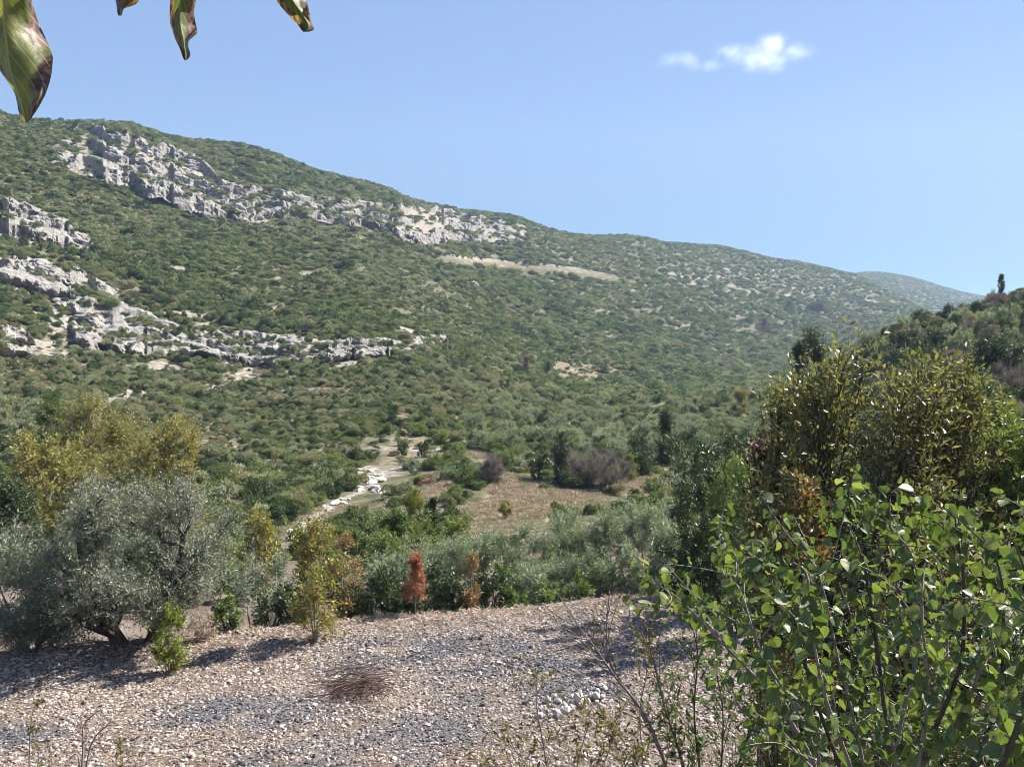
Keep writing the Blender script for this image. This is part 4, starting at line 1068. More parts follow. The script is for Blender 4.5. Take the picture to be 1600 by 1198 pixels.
# ------------------------------------------------------------------ heart-leaved shrub close to the camera
def heart_mat():
    m, nd, lk = mat('heart_leaf')
    oi = N(nd, 'ShaderNodeObjectInfo'); geo = N(nd, 'ShaderNodeNewGeometry')
    add = N(nd, 'ShaderNodeMath', operation='ADD'); lk.new(oi.outputs['Random'], add.inputs[0]); lk.new(geo.outputs['Random Per Island'], add.inputs[1])
    fr = N(nd, 'ShaderNodeMath', operation='FRACT'); lk.new(add.outputs[0], fr.inputs[0])
    rp = ramp(nd, [(0.047, 0.079, 0.026), (0.079, 0.119, 0.040), (0.125, 0.165, 0.053), (0.211, 0.231, 0.079)], [0, .4, .8, 1]); lk.new(fr.outputs[0], rp.inputs[0])
    uv = N(nd, 'ShaderNodeUVMap'); sx = N(nd, 'ShaderNodeSeparateXYZ'); lk.new(uv.outputs[0], sx.inputs[0])
    an = N(nd, 'ShaderNodeMath', operation='ARCTAN2'); lk.new(sx.outputs[0], an.inputs[0]); lk.new(sx.outputs[1], an.inputs[1])
    ml = N(nd, 'ShaderNodeMath', operation='MULTIPLY'); ml.inputs[1].default_value = 4.6; lk.new(an.outputs[0], ml.inputs[0])
    co = N(nd, 'ShaderNodeMath', operation='COSINE'); lk.new(ml.outputs[0], co.inputs[0])
    vr = N(nd, 'ShaderNodeMapRange'); vr.inputs[1].default_value = .93; vr.inputs[2].default_value = 1.0; lk.new(co.outputs[0], vr.inputs[0])
    vm = N(nd, 'ShaderNodeMath', operation='MULTIPLY'); vm.inputs[1].default_value = .45; lk.new(vr.outputs[0], vm.inputs[0])
    mx = N(nd, 'ShaderNodeMix', data_type='RGBA'); mx.inputs[7].default_value = (.22, .26, .09, 1)
    lk.new(vm.outputs[0], mx.inputs[0]); lk.new(rp.outputs[0], mx.inputs[6])
    nz = N(nd, 'ShaderNodeTexNoise'); nz.inputs['Scale'].default_value = 40; lk.new(geo.outputs['Position'], nz.inputs['Vector'])
    sp = N(nd, 'ShaderNodeMapRange'); sp.inputs[1].default_value = .66; sp.inputs[2].default_value = .72; lk.new(nz.outputs[0], sp.inputs[0])
    sm = N(nd, 'ShaderNodeMath', operation='MULTIPLY'); sm.inputs[1].default_value = .6; lk.new(sp.outputs[0], sm.inputs[0])
    m2 = N(nd, 'ShaderNodeMix', data_type='RGBA'); m2.inputs[7].default_value = (.16, .11, .04, 1); lk.new(sm.outputs[0], m2.inputs[0]); lk.new(mx.outputs[2], m2.inputs[6])
    p = N(nd, 'ShaderNodeBsdfPrincipled'); p.inputs['Roughness'].default_value = .44; p.inputs['Specular IOR Level'].default_value = .45
    lk.new(m2.outputs[2], p.inputs['Base Color'])
    b = N(nd, 'ShaderNodeBump'); b.inputs['Strength'].default_value = .35; b.inputs['Distance'].default_value = .004; lk.new(vr.outputs[0], b.inputs['Height']); lk.new(b.outputs[0], p.inputs['Normal'])
    tr = N(nd, 'ShaderNodeBsdfTranslucent'); mu = N(nd, 'ShaderNodeMix', data_type='RGBA', blend_type='MULTIPLY'); mu.inputs[0].default_value = 1
    mu.inputs[7].default_value = (1.45, 1.5, .6, 1); lk.new(m2.outputs[2], mu.inputs[6]); lk.new(mu.outputs[2], tr.inputs[0])
    ms = N(nd, 'ShaderNodeMixShader'); ms.inputs[0].default_value = .38
    lk.new(p.outputs[0], ms.inputs[1]); lk.new(tr.outputs[0], ms.inputs[2])
    out = N(nd, 'ShaderNodeOutputMaterial'); lk.new(ms.outputs[0], out.inputs[0])
    return m
HEART = heart_mat()
def heart_shape(rg):
    half = np.array([(.0, -.0), (.13, -.13), (.31, -.16), (.47, -.02), (.55, .18), (.52, .42), (.40, .66), (.21, .86), (.0, 1.0)])
    half = half * np.array([rg.uniform(.85, 1.12), rg.uniform(.88, 1.02)])
    o = np.concatenate([half[1:], (half[::-1] * np.array([-1, 1]))[1:-1]])
    o = o + rg.normal(size=o.shape) * .012
    mid = o * .56 + np.array([0, .06])
    xy = np.concatenate([[[0, 0]], mid, o]); n = len(o)
    cup, fold, droop = rg.uniform(-.5, .9), rg.uniform(.1, .7), rg.uniform(-.1, .6)
    z = fold * np.abs(xy[:, 0]) - cup * xy[:, 0] ** 2 * .6 - droop * xy[:, 1] ** 2 * .6 + rg.normal(size=len(xy)) * .018
    V = np.concatenate([xy, z[:, None]], 1)
    i = np.arange(n - 1)
    t = np.stack([0 * i, 1 + i, 2 + i], -1)
    q = np.stack([1 + i, 1 + n + i, 2 + n + i, 2 + i], -1)
    return V, t, q, xy
HS = [heart_shape(np.random.default_rng(60 + i)) for i in range(7)]

def frame(D, Nn):
    D = unit(D); S = unit(np.cross(D, Nn)); return np.stack([S, D, np.cross(S, D)], -1)      # columns: x, y, z of the leaf

def heart_shrub(stems, label):
    rg = np.random.default_rng(4321)
    root = pix(1400, 1430, 3.3)
    e = empty('heart_leaf_shrub', root, label, 'shrub')
    LP, LD, LN, LS = [], [], [], []
    petA, petB = [], []
    def leafy(q, lo, hi, gap, big, off):
        ln = np.concatenate([[0], np.cumsum(np.linalg.norm(np.diff(q, axis=0), axis=1))])
        s = np.arange(ln[-1] * lo, ln[-1] * hi, gap); sd = 1
        for v in s:
            k = min(np.searchsorted(ln, v), len(q) - 1); p = np.array([np.interp(v, ln, q[:, a]) for a in range(3)])
            t = unit(q[k] - q[max(k - 1, 0)]); sd = -sd
            lat = unit(np.cross(t, np.array([0, 1.0, 0]) + rg.normal(size=3) * .5)) * sd
            out = unit(lat + t * .25 + rg.normal(size=3) * .35)
            pe = p + out * rg.uniform(.015, .04) + np.array([0, 0, -.004])
            d = unit(out * rg.uniform(.4, 1.0) + np.array([0, 0, -1.0]) * rg.uniform(.2, 1.3) + rg.normal(size=3) * .25)
            nn = unit(np.array([.15, -.35, .55]) + rg.normal(size=3) * .75)
            if abs(nn @ d) > .9: nn = unit(nn + rg.normal(size=3))
            LP.append(pe); LD.append(d); LN.append(nn); LS.append(big * .65 * rg.choice([.62, .8, .95, 1.08], p=[.2, .3, .3, .2]) * (1 - .35 * max(0, v / ln[-1] - .8) / .2)); petA.append(p); petB.append(pe)
    for st in stems:
        pts = np.array([pix(a, b + 48 * (i / (len(st['p']) - 1)) ** 1.5 * (b < 870), c) for i, (a, b, c) in enumerate(st['p'])])
        m = MB(); V, Fc, q = polytube(pts, st['r'], .0022, 7, 6); m.add(V, Fc)
        leafy(q, st.get('lo', .3), 1.0, .034, st['big'], 0)
        L = np.linalg.norm(np.diff(q, axis=0), axis=1).sum()
        for j in range(max(3, int(st['n'] * .78))):
            t = rg.uniform(st.get('lo', .3) * .95, .95); k = int(t * (len(q) - 1)); p0 = q[k]
            d = unit(unit(q[min(k + 1, len(q) - 1)] - q[k]) * .7 + rg.normal(size=3) * np.array([.7, .5, .5]) + np.array([0, 0, .1]))
            l = rg.uniform(.16, .46) * min(1, L)
            p1 = p0 + d * l * .5 + rg.normal(size=3) * .02; p2 = p0 + d * l + np.array([0, 0, -.02]) + rg.normal(size=3) * .03
            V, Fc, qq = polytube(np.array([p0, p1, p2]), .0035, .0014, 4, 4); m.add(V, Fc)
            leafy(qq, .15, 1.0, .033, st['big'] * .9, 1)
        m.V = [v - root for v in m.V]
        m.obj('branch', BARK_G if st['r'] < .012 else BARK, e, True)
    LP, LD, LN, LS = map(np.array, (LP, LD, LN, LS)); petA, petB = np.array(petA), np.array(petB)
    m = MB(); m.add(*tubes(petA - root, (petA + petB) / 2 - root + np.array([0, 0, .004]), petB - root, .0013, .0010, 2, 3)); m.obj('leaf_stalks', L_YGRN, e)['kind'] = 'stuff'
    R = frame(LD, LN)
    a, b = unpix(LP + LD * LS[:, None] * .5)
    inframe = (a > -50) & (a < 1640) & (b < 1230)
    score = np.where(inframe, LS / LP[:, 1], 0) ; order = np.argsort(-score)
    meshes = []
    for V, t, q, xy in HS:
        mm = MB(); mm.add(V, [t, q], xy); meshes.append(mm.mesh('leaf', HEART, True))
    import mathutils
    rest = MB()
    for r, i in enumerate(order):
        if r < 296:
            o = bpy.data.objects.new('leaf', meshes[i % 7]); C.objects.link(o); o.parent = e
            M = np.eye(4); M[:3, :3] = R[i] * LS[i]; M[:3, 3] = LP[i] - root
            o.matrix_local = mathutils.Matrix(M.tolist())
        else:
            V, t, q, xy = HS[i % 7]
            rest.add((V * LS[i]) @ R[i].T + LP[i] - root, [t, q], xy)
    if rest.n:
        o = rest.obj('foliage', HEART, e, True); o['kind'] = 'stuff'
    print('heart leaves', len(LP))

S = []
def stem(p, r, big, n, lo=.3): S.append(dict(p=p, r=r, big=big, n=n, lo=lo))
stem([(1330, 1430, 3.6), (1290, 1240, 3.6), (1225, 1110, 3.6), (1130, 1005, 3.7), (1060, 935, 3.75), (1012, 905, 3.8)], .011, .092, 5, .66)
stem([(1330, 1430, 3.7), (1280, 1220, 3.7), (1210, 1090, 3.8), (1130, 1000, 3.9), (1075, 950, 3.9), (1030, 948, 3.9)], .009, .082, 5, .62)
stem([(1335, 1430, 3.8), (1270, 1200, 3.9), (1200, 1040, 4.0), (1150, 930, 4.1), (1120, 880, 4.1)], .010, .080, 8, .45)
stem([(1340, 1430, 3.9), (1290, 1200, 4.0), (1240, 1010, 4.1), (1205, 890, 4.2), (1165, 800, 4.3)], .010, .082, 8, .4)
stem([(1350, 1430, 3.6), (1320, 1230, 3.6), (1270, 1080, 3.6), (1240, 960, 3.7), (1215, 860, 3.8), (1190, 805, 3.8)], .012, .085, 9, .4)
stem([(1370, 1430, 3.8), (1350, 1200, 3.8), (1310, 1030, 3.9), (1280, 900, 4.0), (1245, 800, 4.0)], .010, .085, 10, .4)
stem([(1390, 1430, 3.4), (1390, 1200, 3.5), (1370, 1010, 3.6), (1350, 880, 3.6), (1335, 800, 3.7), (1325, 725, 3.7)], .012, .088, 11, .4)
stem([(1400, 1430, 3.6), (1400, 1180, 3.6), (1440, 980, 3.7), (1425, 870, 3.7), (1400, 800, 3.7), (1372, 745, 3.8)], .011, .085, 11, .4)
stem([(1410, 1430, 3.2), (1440, 1200, 3.2), (1500, 1040, 3.2), (1505, 900, 3.2), (1495, 800, 3.2), (1490, 740, 3.2)], .012, .088, 10, .35)
stem([(1400, 1430, 3.9), (1450, 1190, 4.0), (1480, 1020, 4.1), (1470, 900, 4.2), (1450, 800, 4.2)], .010, .084, 12, .35)
stem([(1420, 1430, 2.9), (1500, 1240, 2.8), (1560, 1100, 3.0), (1568, 960, 3.0), (1560, 850, 3.0), (1535, 790, 3.0)], .012, .092, 9, .3)
stem([(1430, 1430, 2.7), (1540, 1250, 2.7), (1600, 1100, 2.6), (1615, 960, 2.6), (1602, 860, 2.6), (1585, 800, 2.6)], .012, .095, 8, .3)
stem([(1430, 1430, 3.4), (1530, 1260, 3.3), (1580, 1140, 3.2), (1640, 1010, 3.1), (1655, 900, 3.1), (1650, 800, 3.1)], .011, .09, 9, .25)
stem([(1390, 1430, 4.2), (1400, 1230, 4.3), (1380, 1080, 4.4), (1330, 960, 4.5), (1310, 860, 4.5)], .010, .084, 12, .3)
stem([(1400, 1430, 4.2), (1500, 1210, 4.3), (1560, 1080, 4.4), (1540, 960, 4.5), (1530, 860, 4.5)], .010, .084, 12, .3)
stem([(1380, 1430, 3.5), (1330, 1280, 3.4), (1260, 1190, 3.3), (1180, 1120, 3.3), (1110, 1075, 3.3)], .008, .075, 7, .4)
stem([(1380, 1430, 3.1), (1400, 1280, 3.0), (1460, 1170, 2.9), (1510, 1100, 2.8), (1530, 1040, 2.8)], .009, .09, 9, .3)
stem([(1340, 1430, 3.9), (1330, 1250, 3.9), (1310, 1150, 4.0), (1300, 1060, 4.0)], .008, .08, 11, .25)
stem([(1420, 1430, 3.5), (1480, 1290, 3.5), (1540, 1210, 3.5), (1600, 1150, 3.5)], .009, .088, 11, .25)
stem([(1410, 1430, 3.8), (1440, 1300, 3.8), (1430, 1200, 3.9), (1420, 1120, 3.9)], .008, .084, 12, .25)
stem([(1335, 1430, 3.5), (1300, 1250, 3.4), (1250, 1120, 3.4), (1190, 1020, 3.4), (1160, 930, 3.5), (1140, 850, 3.6)], .009, .085, 6, .5)
stem([(1360, 1430, 3.3), (1340, 1240, 3.2), (1290, 1090, 3.2), (1270, 990, 3.2), (1262, 900, 3.3), (1240, 830, 3.4)], .010, .088, 6, .5)
stem([(1400, 1430, 3.0), (1430, 1230, 2.9), (1450, 1080, 2.9), (1440, 960, 2.9), (1445, 880, 3.0)], .010, .090, 6, .5)
heart_shrub(S, 'large shrub with heart-shaped green leaves on long branches filling the near right corner')

# ------------------------------------------------------------------ thin twiggy shrubs in front of the gravel
def twig_shrub(name, root, stems, label, leafm, r, ll, lw, nlf, nside, seed, cat='shrub', reach=.5, droop=0.0, barkm=TWIG):
    rg = np.random.default_rng(seed); b = base_at(root[0], root[1])
    e = empty(name, b, label, cat); m = MB(); g = MB(); P, D = [], []
    for st in stems:
        pts = np.concatenate([[b - np.array([0, 0, .05])], [pix(*a) for a in st]])
        V, Fc, q = polytube(pts, r, r * .22, 5, 5); m.add(V - b, Fc)
        vis = q[len(q) // 3:]
        segs = [q[int(len(q) * .5):]]
        A, B, E = [], [], []
        for j in range(nside):
            k = rg.integers(0, len(vis) - 1); p = vis[k]; t = unit(vis[k + 1] - vis[k])
            d = unit(t + rg.normal(size=3) * np.array([.75, .5, .55]) + np.array([0, 0, .15 - droop])); l = rg.uniform(.25, 1.0) * reach
            c = p + d * l; A.append(p); B.append(p + d * l * .5 + rg.normal(size=3) * l * .1); E.append(c)
            if rg.random() < .6:
                d2 = unit(d + rg.normal(size=3) * .6); A.append(B[-1]); B.append(B[-1] + d2 * l * .25 + rg.normal(size=3) * l * .05); E.append(A[-1] + d2 * l * .5)
        A, B, E = map(np.array, (A, B, E))
        m.add(*(lambda vf: (vf[0] - b, vf[1]))(tubes(A, B, E, r * .32, r * .12, 4, 3)))
        kq = rg.integers(0, len(A), nlf); t = rg.uniform(.2, 1.03, nlf)[:, None]
        P.append((1 - t) ** 2 * A[kq] + 2 * t * (1 - t) * B[kq] + t * t * E[kq]); D.append(unit(E[kq] - A[kq]))
    m.obj('stems', barkm, e, True)
    P = np.concatenate(P); D = np.concatenate(D); n = len(P)
    D = unit(D + rg.normal(size=(n, 3)) * .8 + np.array([0, 0, -.1 - droop]))
    sc = rg.uniform(.55, 1.3, n)
    g.add(*leaves_geo(P - b, D, unit(np.array([0, 0, 1]) + rg.normal(size=(n, 3)) * .8), ll * sc, lw * sc, .18))
    g.obj('foliage', leafm, e)
L_SPRIG = leaf_mat('sprig_leaf', [(.050, .065, .020), (.095, .105, .03), (.17, .155, .045), (.26, .19, .05)], .3, .45, (1.3, 1.2, .5), .05)
twig_shrub('twiggy_shrub', (1065, 8.2), [[(1052, 1250, 8.0), (1015, 1130, 7.9), (960, 1055, 7.8), (925, 1005, 7.7), (900, 975, 7.7)], [(1050, 1230, 8.1), (1000, 1110, 8.2), (955, 1040, 8.2), (948, 985, 8.3), (952, 930, 8.3)],
                                             [(1070, 1220, 8.3), (1040, 1110, 8.4), (1020, 1030, 8.5), (1000, 985, 8.5)]],
           'sparse shrub with long bare grey branches leaning left over the gravel', L_SPRIG, .022, .05, .022, 110, 22, 501, reach=.55)
twig_shrub('leafy_sprigs', (1020, 7.2), [[(1010, 1260, 7.2), (1000, 1120, 7.2), (1010, 1050, 7.2), (1005, 1000, 7.2)], [(1030, 1260, 7.2), (1050, 1130, 7.2), (1040, 1060, 7.2)], [(990, 1260, 7.2), (965, 1170, 7.2), (950, 1120, 7.2)]],
           'low shrub with yellowish narrow leaves at the foot of the bare leaning branches', L_SPRIG, .010, .055, .02, 260, 24, 502, reach=.4)
twig_shrub('leafy_sprigs', (880, 6.6), [[(870, 1280, 6.6), (850, 1170, 6.6), (838, 1095, 6.6), (840, 1060, 6.6)], [(890, 1280, 6.6), (905, 1180, 6.6), (925, 1120, 6.6)], [(860, 1280, 6.6), (820, 1190, 6.6), (780, 1150, 6.6)], [(900, 1280, 6.7), (940, 1200, 6.7), (960, 1150, 6.7)], [(850, 1290, 6.5), (800, 1215, 6.5), (770, 1190, 6.5)], [(905, 1290, 6.4), (975, 1215, 6.4), (1000, 1170, 6.4)]],
           'low twiggy shrub with olive leaves in front of the white stones', L_SPRIG, .010, .05, .019, 230, 24, 503, reach=.42)
twig_shrub('dark_shrub', (1105, 5.6), [[(1100, 1270, 5.6), (1085, 1120, 5.6), (1090, 1020, 5.6), (1075, 960, 5.6)], [(1120, 1270, 5.6), (1130, 1130, 5.6), (1120, 1050, 5.6)], [(1090, 1270, 5.6), (1060, 1170, 5.6), (1040, 1110, 5.6)], [(1130, 1270, 5.5), (1165, 1160, 5.5), (1180, 1090, 5.5)]],
           'dark small-leaved shrub under the left branches of the heart-leaved shrub', L_GREEN, .011, .045, .02, 420, 28, 504, reach=.42, barkm=BARK)
twig_shrub('bramble', (1240, 4.9), [[(1230, 1300, 4.9), (1200, 1180, 4.9), (1170, 1100, 4.9)], [(1250, 1300, 4.9), (1270, 1190, 4.9), (1250, 1110, 4.9)], [(1260, 1300, 4.8), (1320, 1190, 4.8), (1350, 1110, 4.8)], [(1270, 1300, 4.8), (1400, 1200, 4.8), (1450, 1130, 4.8)]],
           'tangle of thin dark twigs at the bottom of the heart-leaved shrub', L_DARK, .010, .04, .02, 110, 20, 505, reach=.45, barkm=BARK)
twig_shrub('dark_shrub', (1420, 5.4), [[(1420, 1300, 5.4), (1380, 1120, 5.4), (1350, 1000, 5.4)], [(1430, 1300, 5.4), (1470, 1120, 5.4), (1480, 980, 5.4)], [(1440, 1300, 5.4), (1540, 1150, 5.4), (1580, 1020, 5.4)], [(1410, 1300, 5.4), (1290, 1120, 5.4), (1250, 1010, 5.4)], [(1450, 1300, 5.5), (1600, 1180, 5.5), (1650, 1060, 5.5)]],
           'dense dark leafy shrub standing behind the heart-leaved branches', L_DARK, .014, .05, .028, 620, 34, 506, reach=.75, barkm=BARK)
twig_shrub('bare_sprout', (130, 6.5), [[(128, 1260, 6.5), (130, 1160, 6.5), (132, 1130, 6.5), (162, 1104, 6.5)], [(132, 1260, 6.5), (140, 1170, 6.5), (165, 1135, 6.5), (190, 1132, 6.5)], [(126, 1260, 6.5), (122, 1180, 6.5), (100, 1195, 6.5)]],
           'leafless forked sprout with thin curved twigs at the lower left corner', L_BROWN, .012, .03, .012, 6, 5, 507, reach=.22)
twig_shrub('leafy_sprout', (45, 6.2), [[(48, 1260, 6.2), (46, 1170, 6.2), (50, 1120, 6.2), (58, 1092, 6.2)], [(50, 1260, 6.2), (60, 1190, 6.2), (60, 1175, 6.2)]],
           'thin sprout with yellow-green top and brown dried leaves at the left edge', L_RUST, .008, .05, .02, 60, 12, 508, reach=.16, droop=.3)
twig_shrub('leafy_sprout', (190, 6.0), [[(192, 1260, 6.0), (190, 1200, 6.0), (188, 1168, 6.0)], [(196, 1260, 6.0), (208, 1200, 6.0), (212, 1178, 6.0)]],
           'small yellowish sprout right of the leafless forked sprout', L_SPRIG, .007, .045, .02, 45, 9, 509, reach=.15, droop=.2)
twig_shrub('leafy_sprout', (80, 6.0), [[(80, 1262, 6.0), (78, 1200, 6.0), (80, 1110, 6.0)]],
           'single thin upright twig between the two leafy sprouts at the lower left', L_BROWN, .005, .03, .012, 6, 5, 510, reach=.15)

# ------------------------------------------------------------------ leaves hanging in from a branch above the frame
def hang_mat():
    m, nd, lk = mat('withered_leaf')
    uv = N(nd, 'ShaderNodeUVMap'); sx = N(nd, 'ShaderNodeSeparateXYZ'); lk.new(uv.outputs[0], sx.inputs[0])
    geo = N(nd, 'ShaderNodeNewGeometry')
    nz = N(nd, 'ShaderNodeTexNoise'); nz.inputs['Scale'].default_value = 38; nz.inputs['Detail'].default_value = 4; lk.new(geo.outputs['Position'], nz.inputs['Vector'])
    n2 = N(nd, 'ShaderNodeTexNoise'); n2.inputs['Scale'].default_value = 160; n2.inputs['Detail'].default_value = 4; lk.new(geo.outputs['Position'], n2.inputs['Vector'])
    green = ramp(nd, [(.070, .095, .022), (.12, .135, .035), (.20, .19, .05)], [.35, .5, .66]); lk.new(nz.outputs[0], green.inputs[0])
    brown = ramp(nd, [(.045, .022, .018), (.10, .050, .038), (.24, .15, .12)], [.35, .5, .68]); lk.new(n2.outputs[0], brown.inputs[0])
    ab = N(nd, 'ShaderNodeMath', operation='ABSOLUTE'); lk.new(sx.outputs[0], ab.inputs[0])
    ad = N(nd, 'ShaderNodeMath', operation='ADD'); lk.new(ab.outputs[0], ad.inputs[0])
    ns = N(nd, 'ShaderNodeMath', operation='MULTIPLY_ADD'); ns.inputs[1].default_value = 2.6; ns.inputs[2].default_value = -1.3; lk.new(nz.outputs[0], ns.inputs[0]); lk.new(ns.outputs[0], ad.inputs[1])
    ad2 = N(nd, 'ShaderNodeMath', operation='ADD'); lk.new(ad.outputs[0], ad2.inputs[0])
    at = N(nd, 'ShaderNodeAttribute', attribute_name='dry'); lk.new(at.outputs['Fac'], ad2.inputs[1])
    mr = N(nd, 'ShaderNodeMapRange'); mr.inputs[1].default_value = .80; mr.inputs[2].default_value = .98; lk.new(ad2.outputs[0], mr.inputs[0])
    mx = N(nd, 'ShaderNodeMix', data_type='RGBA'); lk.new(mr.outputs[0], mx.inputs[0]); lk.new(green.outputs[0], mx.inputs[6]); lk.new(brown.outputs[0], mx.inputs[7])
    # side veins: slanted pale lines, and the midrib
    a1 = N(nd, 'ShaderNodeMath', operation='MULTIPLY_ADD'); a1.inputs[1].default_value = -.35; lk.new(ab.outputs[0], a1.inputs[0]); lk.new(sx.outputs[1], a1.inputs[2])
    a2 = N(nd, 'ShaderNodeMath', operation='MULTIPLY'); a2.inputs[1].default_value = 52; lk.new(a1.outputs[0], a2.inputs[0])
    a3 = N(nd, 'ShaderNodeMath', operation='COSINE'); lk.new(a2.outputs[0], a3.inputs[0])
    v1 = N(nd, 'ShaderNodeMapRange'); v1.inputs[1].default_value = .95; v1.inputs[2].default_value = 1; lk.new(a3.outputs[0], v1.inputs[0])
    v2 = N(nd, 'ShaderNodeMapRange'); v2.inputs[1].default_value = .05; v2.inputs[2].default_value = .02; lk.new(ab.outputs[0], v2.inputs[0])
    vx = N(nd, 'ShaderNodeMath', operation='MAXIMUM'); lk.new(v1.outputs[0], vx.inputs[0]); lk.new(v2.outputs[0], vx.inputs[1])
    vm = N(nd, 'ShaderNodeMath', operation='MULTIPLY'); vm.inputs[1].default_value = .55; lk.new(vx.outputs[0], vm.inputs[0])
    m3 = N(nd, 'ShaderNodeMix', data_type='RGBA'); m3.inputs[7].default_value = (.38, .38, .17, 1); lk.new(vm.outputs[0], m3.inputs[0]); lk.new(mx.outputs[2], m3.inputs[6])
    p = N(nd, 'ShaderNodeBsdfPrincipled'); p.inputs['Roughness'].default_value = .5; lk.new(m3.outputs[2], p.inputs['Base Color'])
    b = N(nd, 'ShaderNodeBump'); b.inputs['Strength'].default_value = .5; b.inputs['Distance'].default_value = .002; lk.new(n2.outputs[0], b.inputs['Height']); lk.new(b.outputs[0], p.inputs['Normal'])
    tr = N(nd, 'ShaderNodeBsdfTranslucent'); mu = N(nd, 'ShaderNodeMix', data_type='RGBA', blend_type='MULTIPLY'); mu.inputs[0].default_value = 1; mu.inputs[7].default_value = (1.6, 1.6, .5, 1)
    lk.new(m3.outputs[2], mu.inputs[6]); lk.new(mu.outputs[2], tr.inputs[0])
    ms = N(nd, 'ShaderNodeMixShader'); ms.inputs[0].default_value = .38; lk.new(p.outputs[0], ms.inputs[1]); lk.new(tr.outputs[0], ms.inputs[2])
    out = N(nd, 'ShaderNodeOutputMaterial'); lk.new(ms.outputs[0], out.inputs[0]); return m
HANG = hang_mat()
br_pts = np.array([pix(a, b, c) for a, b, c in ((-420, -240, .80), (-150, -185, .80), (120, -150, .80), (380, -135, .82), (620, -150, .84))])
V, Fc, q = polytube(br_pts, .006, .003, 8, 8)
m = MB(); bo = br_pts[2]; m.add(V - bo, Fc)
branch = bpy.data.objects.new('overhanging_branch', m.mesh('overhanging_branch', BARK_G, True)); C.objects.link(branch); branch.location = bo
tag(branch, 'branch above the picture with four withered leaves hanging in at the upper left', 'branch')
def hang_leaf(rows, d, seed, curl, dry, label, twist=0.0):
    dry += .10
    """rows of (photo row, left, midrib, right) from the stalk to the tip"""
    rg = np.random.default_rng(seed)
    r = np.array(rows, float); nv_, ns = 46, 27
    yy = np.linspace(r[0, 0], r[-1, 0], nv_); lf, md, rt = (np.interp(yy, r[:, 0], r[:, k]) for k in (1, 2, 3))
    sv = np.linspace(-1, 1, ns); t = np.linspace(0, 1, nv_)[:, None]
    wob = (fbm(np.stack([np.linspace(0, 5, nv_), np.full(nv_, seed)], -1), 2, seed) - .5)[:, None]
    PX = np.where(sv[None] < 0, md[:, None] + (md - lf)[:, None] * sv[None], md[:, None] + (rt - md)[:, None] * sv[None])
    PY = yy[:, None] + 0 * PX + 5 * np.abs(sv[None]) * (1 - t) + 6 * wob * np.abs(sv[None])
    g = np.stack([np.broadcast_to(sv[None] * 2.0, PX.shape), t * 6 + 0 * PX, 0 * PX + seed], -1)
    rip = (fbm(g, 3, seed) - .5)
    dep = .012 * np.abs(sv[None]) + curl * .016 * np.maximum(sv[None], 0) ** 2 * np.sin(t * 9 + seed) + .014 * rip * np.abs(sv[None]) + twist * sv[None] * .012 * (t - .3)
    edge = np.clip((np.abs(sv[None]) - .72) / .28, 0, 1)
    dep = dep + edge ** 2 * .012 * (.6 + np.sin(t * 14 + sv[None] * 2))         # margins roll back
    P = pix(PX, PY, d + dep)
    m = MB(); i = (np.arange(nv_ - 1) * ns)[:, None]; j = np.arange(ns - 1)[None]
    uvs = np.stack([np.broadcast_to(sv[None], PX.shape), np.broadcast_to(t, PX.shape)], -1).reshape(-1, 2)
    m.add(P.reshape(-1, 3) - bo, np.stack([i + j, i + j + 1, i + ns + j + 1, i + ns + j], -1).reshape(-1, 4), uvs)
    o = m.obj('leaf', HANG, branch, True); o['label'] = label
    attr(o.data, 'dry', (dry + .45 * np.clip((t - .86) / .14, 0, 1) + 0 * PX).ravel())
    top = P[0, ns // 2] - bo; k = q[np.abs(q[:, 0] - P[0, ns // 2][0]).argmin()] - bo
    s = MB(); s.add(*tubes(k[None], (k + top)[None] / 2 + np.array([[.004, 0, 0]]), top[None], .0011, .0009, 5, 5)); s.obj('leaf_stalk', L_YGRN, branch)
hang_leaf([(-95, -24, -20, -16), (-60, -60, -14, 26), (-20, -66, -4, 44), (0, -58, 2, 50), (36, -40, 6, 62), (66, -22, 9, 75), (88, -12, 11, 83), (112, 2, 15, 81), (126, 12, 20, 78), (144, 23, 27, 72), (160, 27, 33, 64), (174, 29, 37, 56), (185, 33, 40, 48), (191, 37, 40, 43)], .62, 3, 1.2, .05, 'largest hanging leaf, green with curled brown margin', -1.0)
hang_leaf([(-70, 288, 291, 294), (-40, 268, 288, 310), (0, 266, 282, 306), (18, 265, 281, 303), (36, 266, 281, 306), (50, 270, 283, 309), (56, 272, 285, 303), (64, 275, 287, 295), (74, 280, 288, 294), (85, 284, 290, 298), (90, 285, 290, 297), (95, 288, 290, 292)], .66, 8, 1.0, .42, 'green and brown twisted leaf, second from the right', 1.0)
hang_leaf([(-60, 200, 202, 204), (-30, 180, 200, 224), (-12, 179, 199, 221), (0, 180, 196, 217), (6, 182, 192, 212), (10, 182, 190, 204), (13, 183, 188, 194), (18, 183, 188, 192), (25, 185, 187, 190)], .68, 12, .8, .62, 'small brown withered leaf tip left of the twisted leaf', .5)
hang_leaf([(-60, 436, 440, 444), (-30, 424, 448, 476), (0, 433, 456, 479), (10, 440, 463, 482), (20, 449, 471, 484), (30, 458, 477, 486), (36, 464, 481, 488), (42, 468, 482, 491), (47, 471, 480, 491), (50, 474, 478, 482)], .70, 17, .9, .34, 'rightmost hanging leaf, pale with dark brown tip', .6)

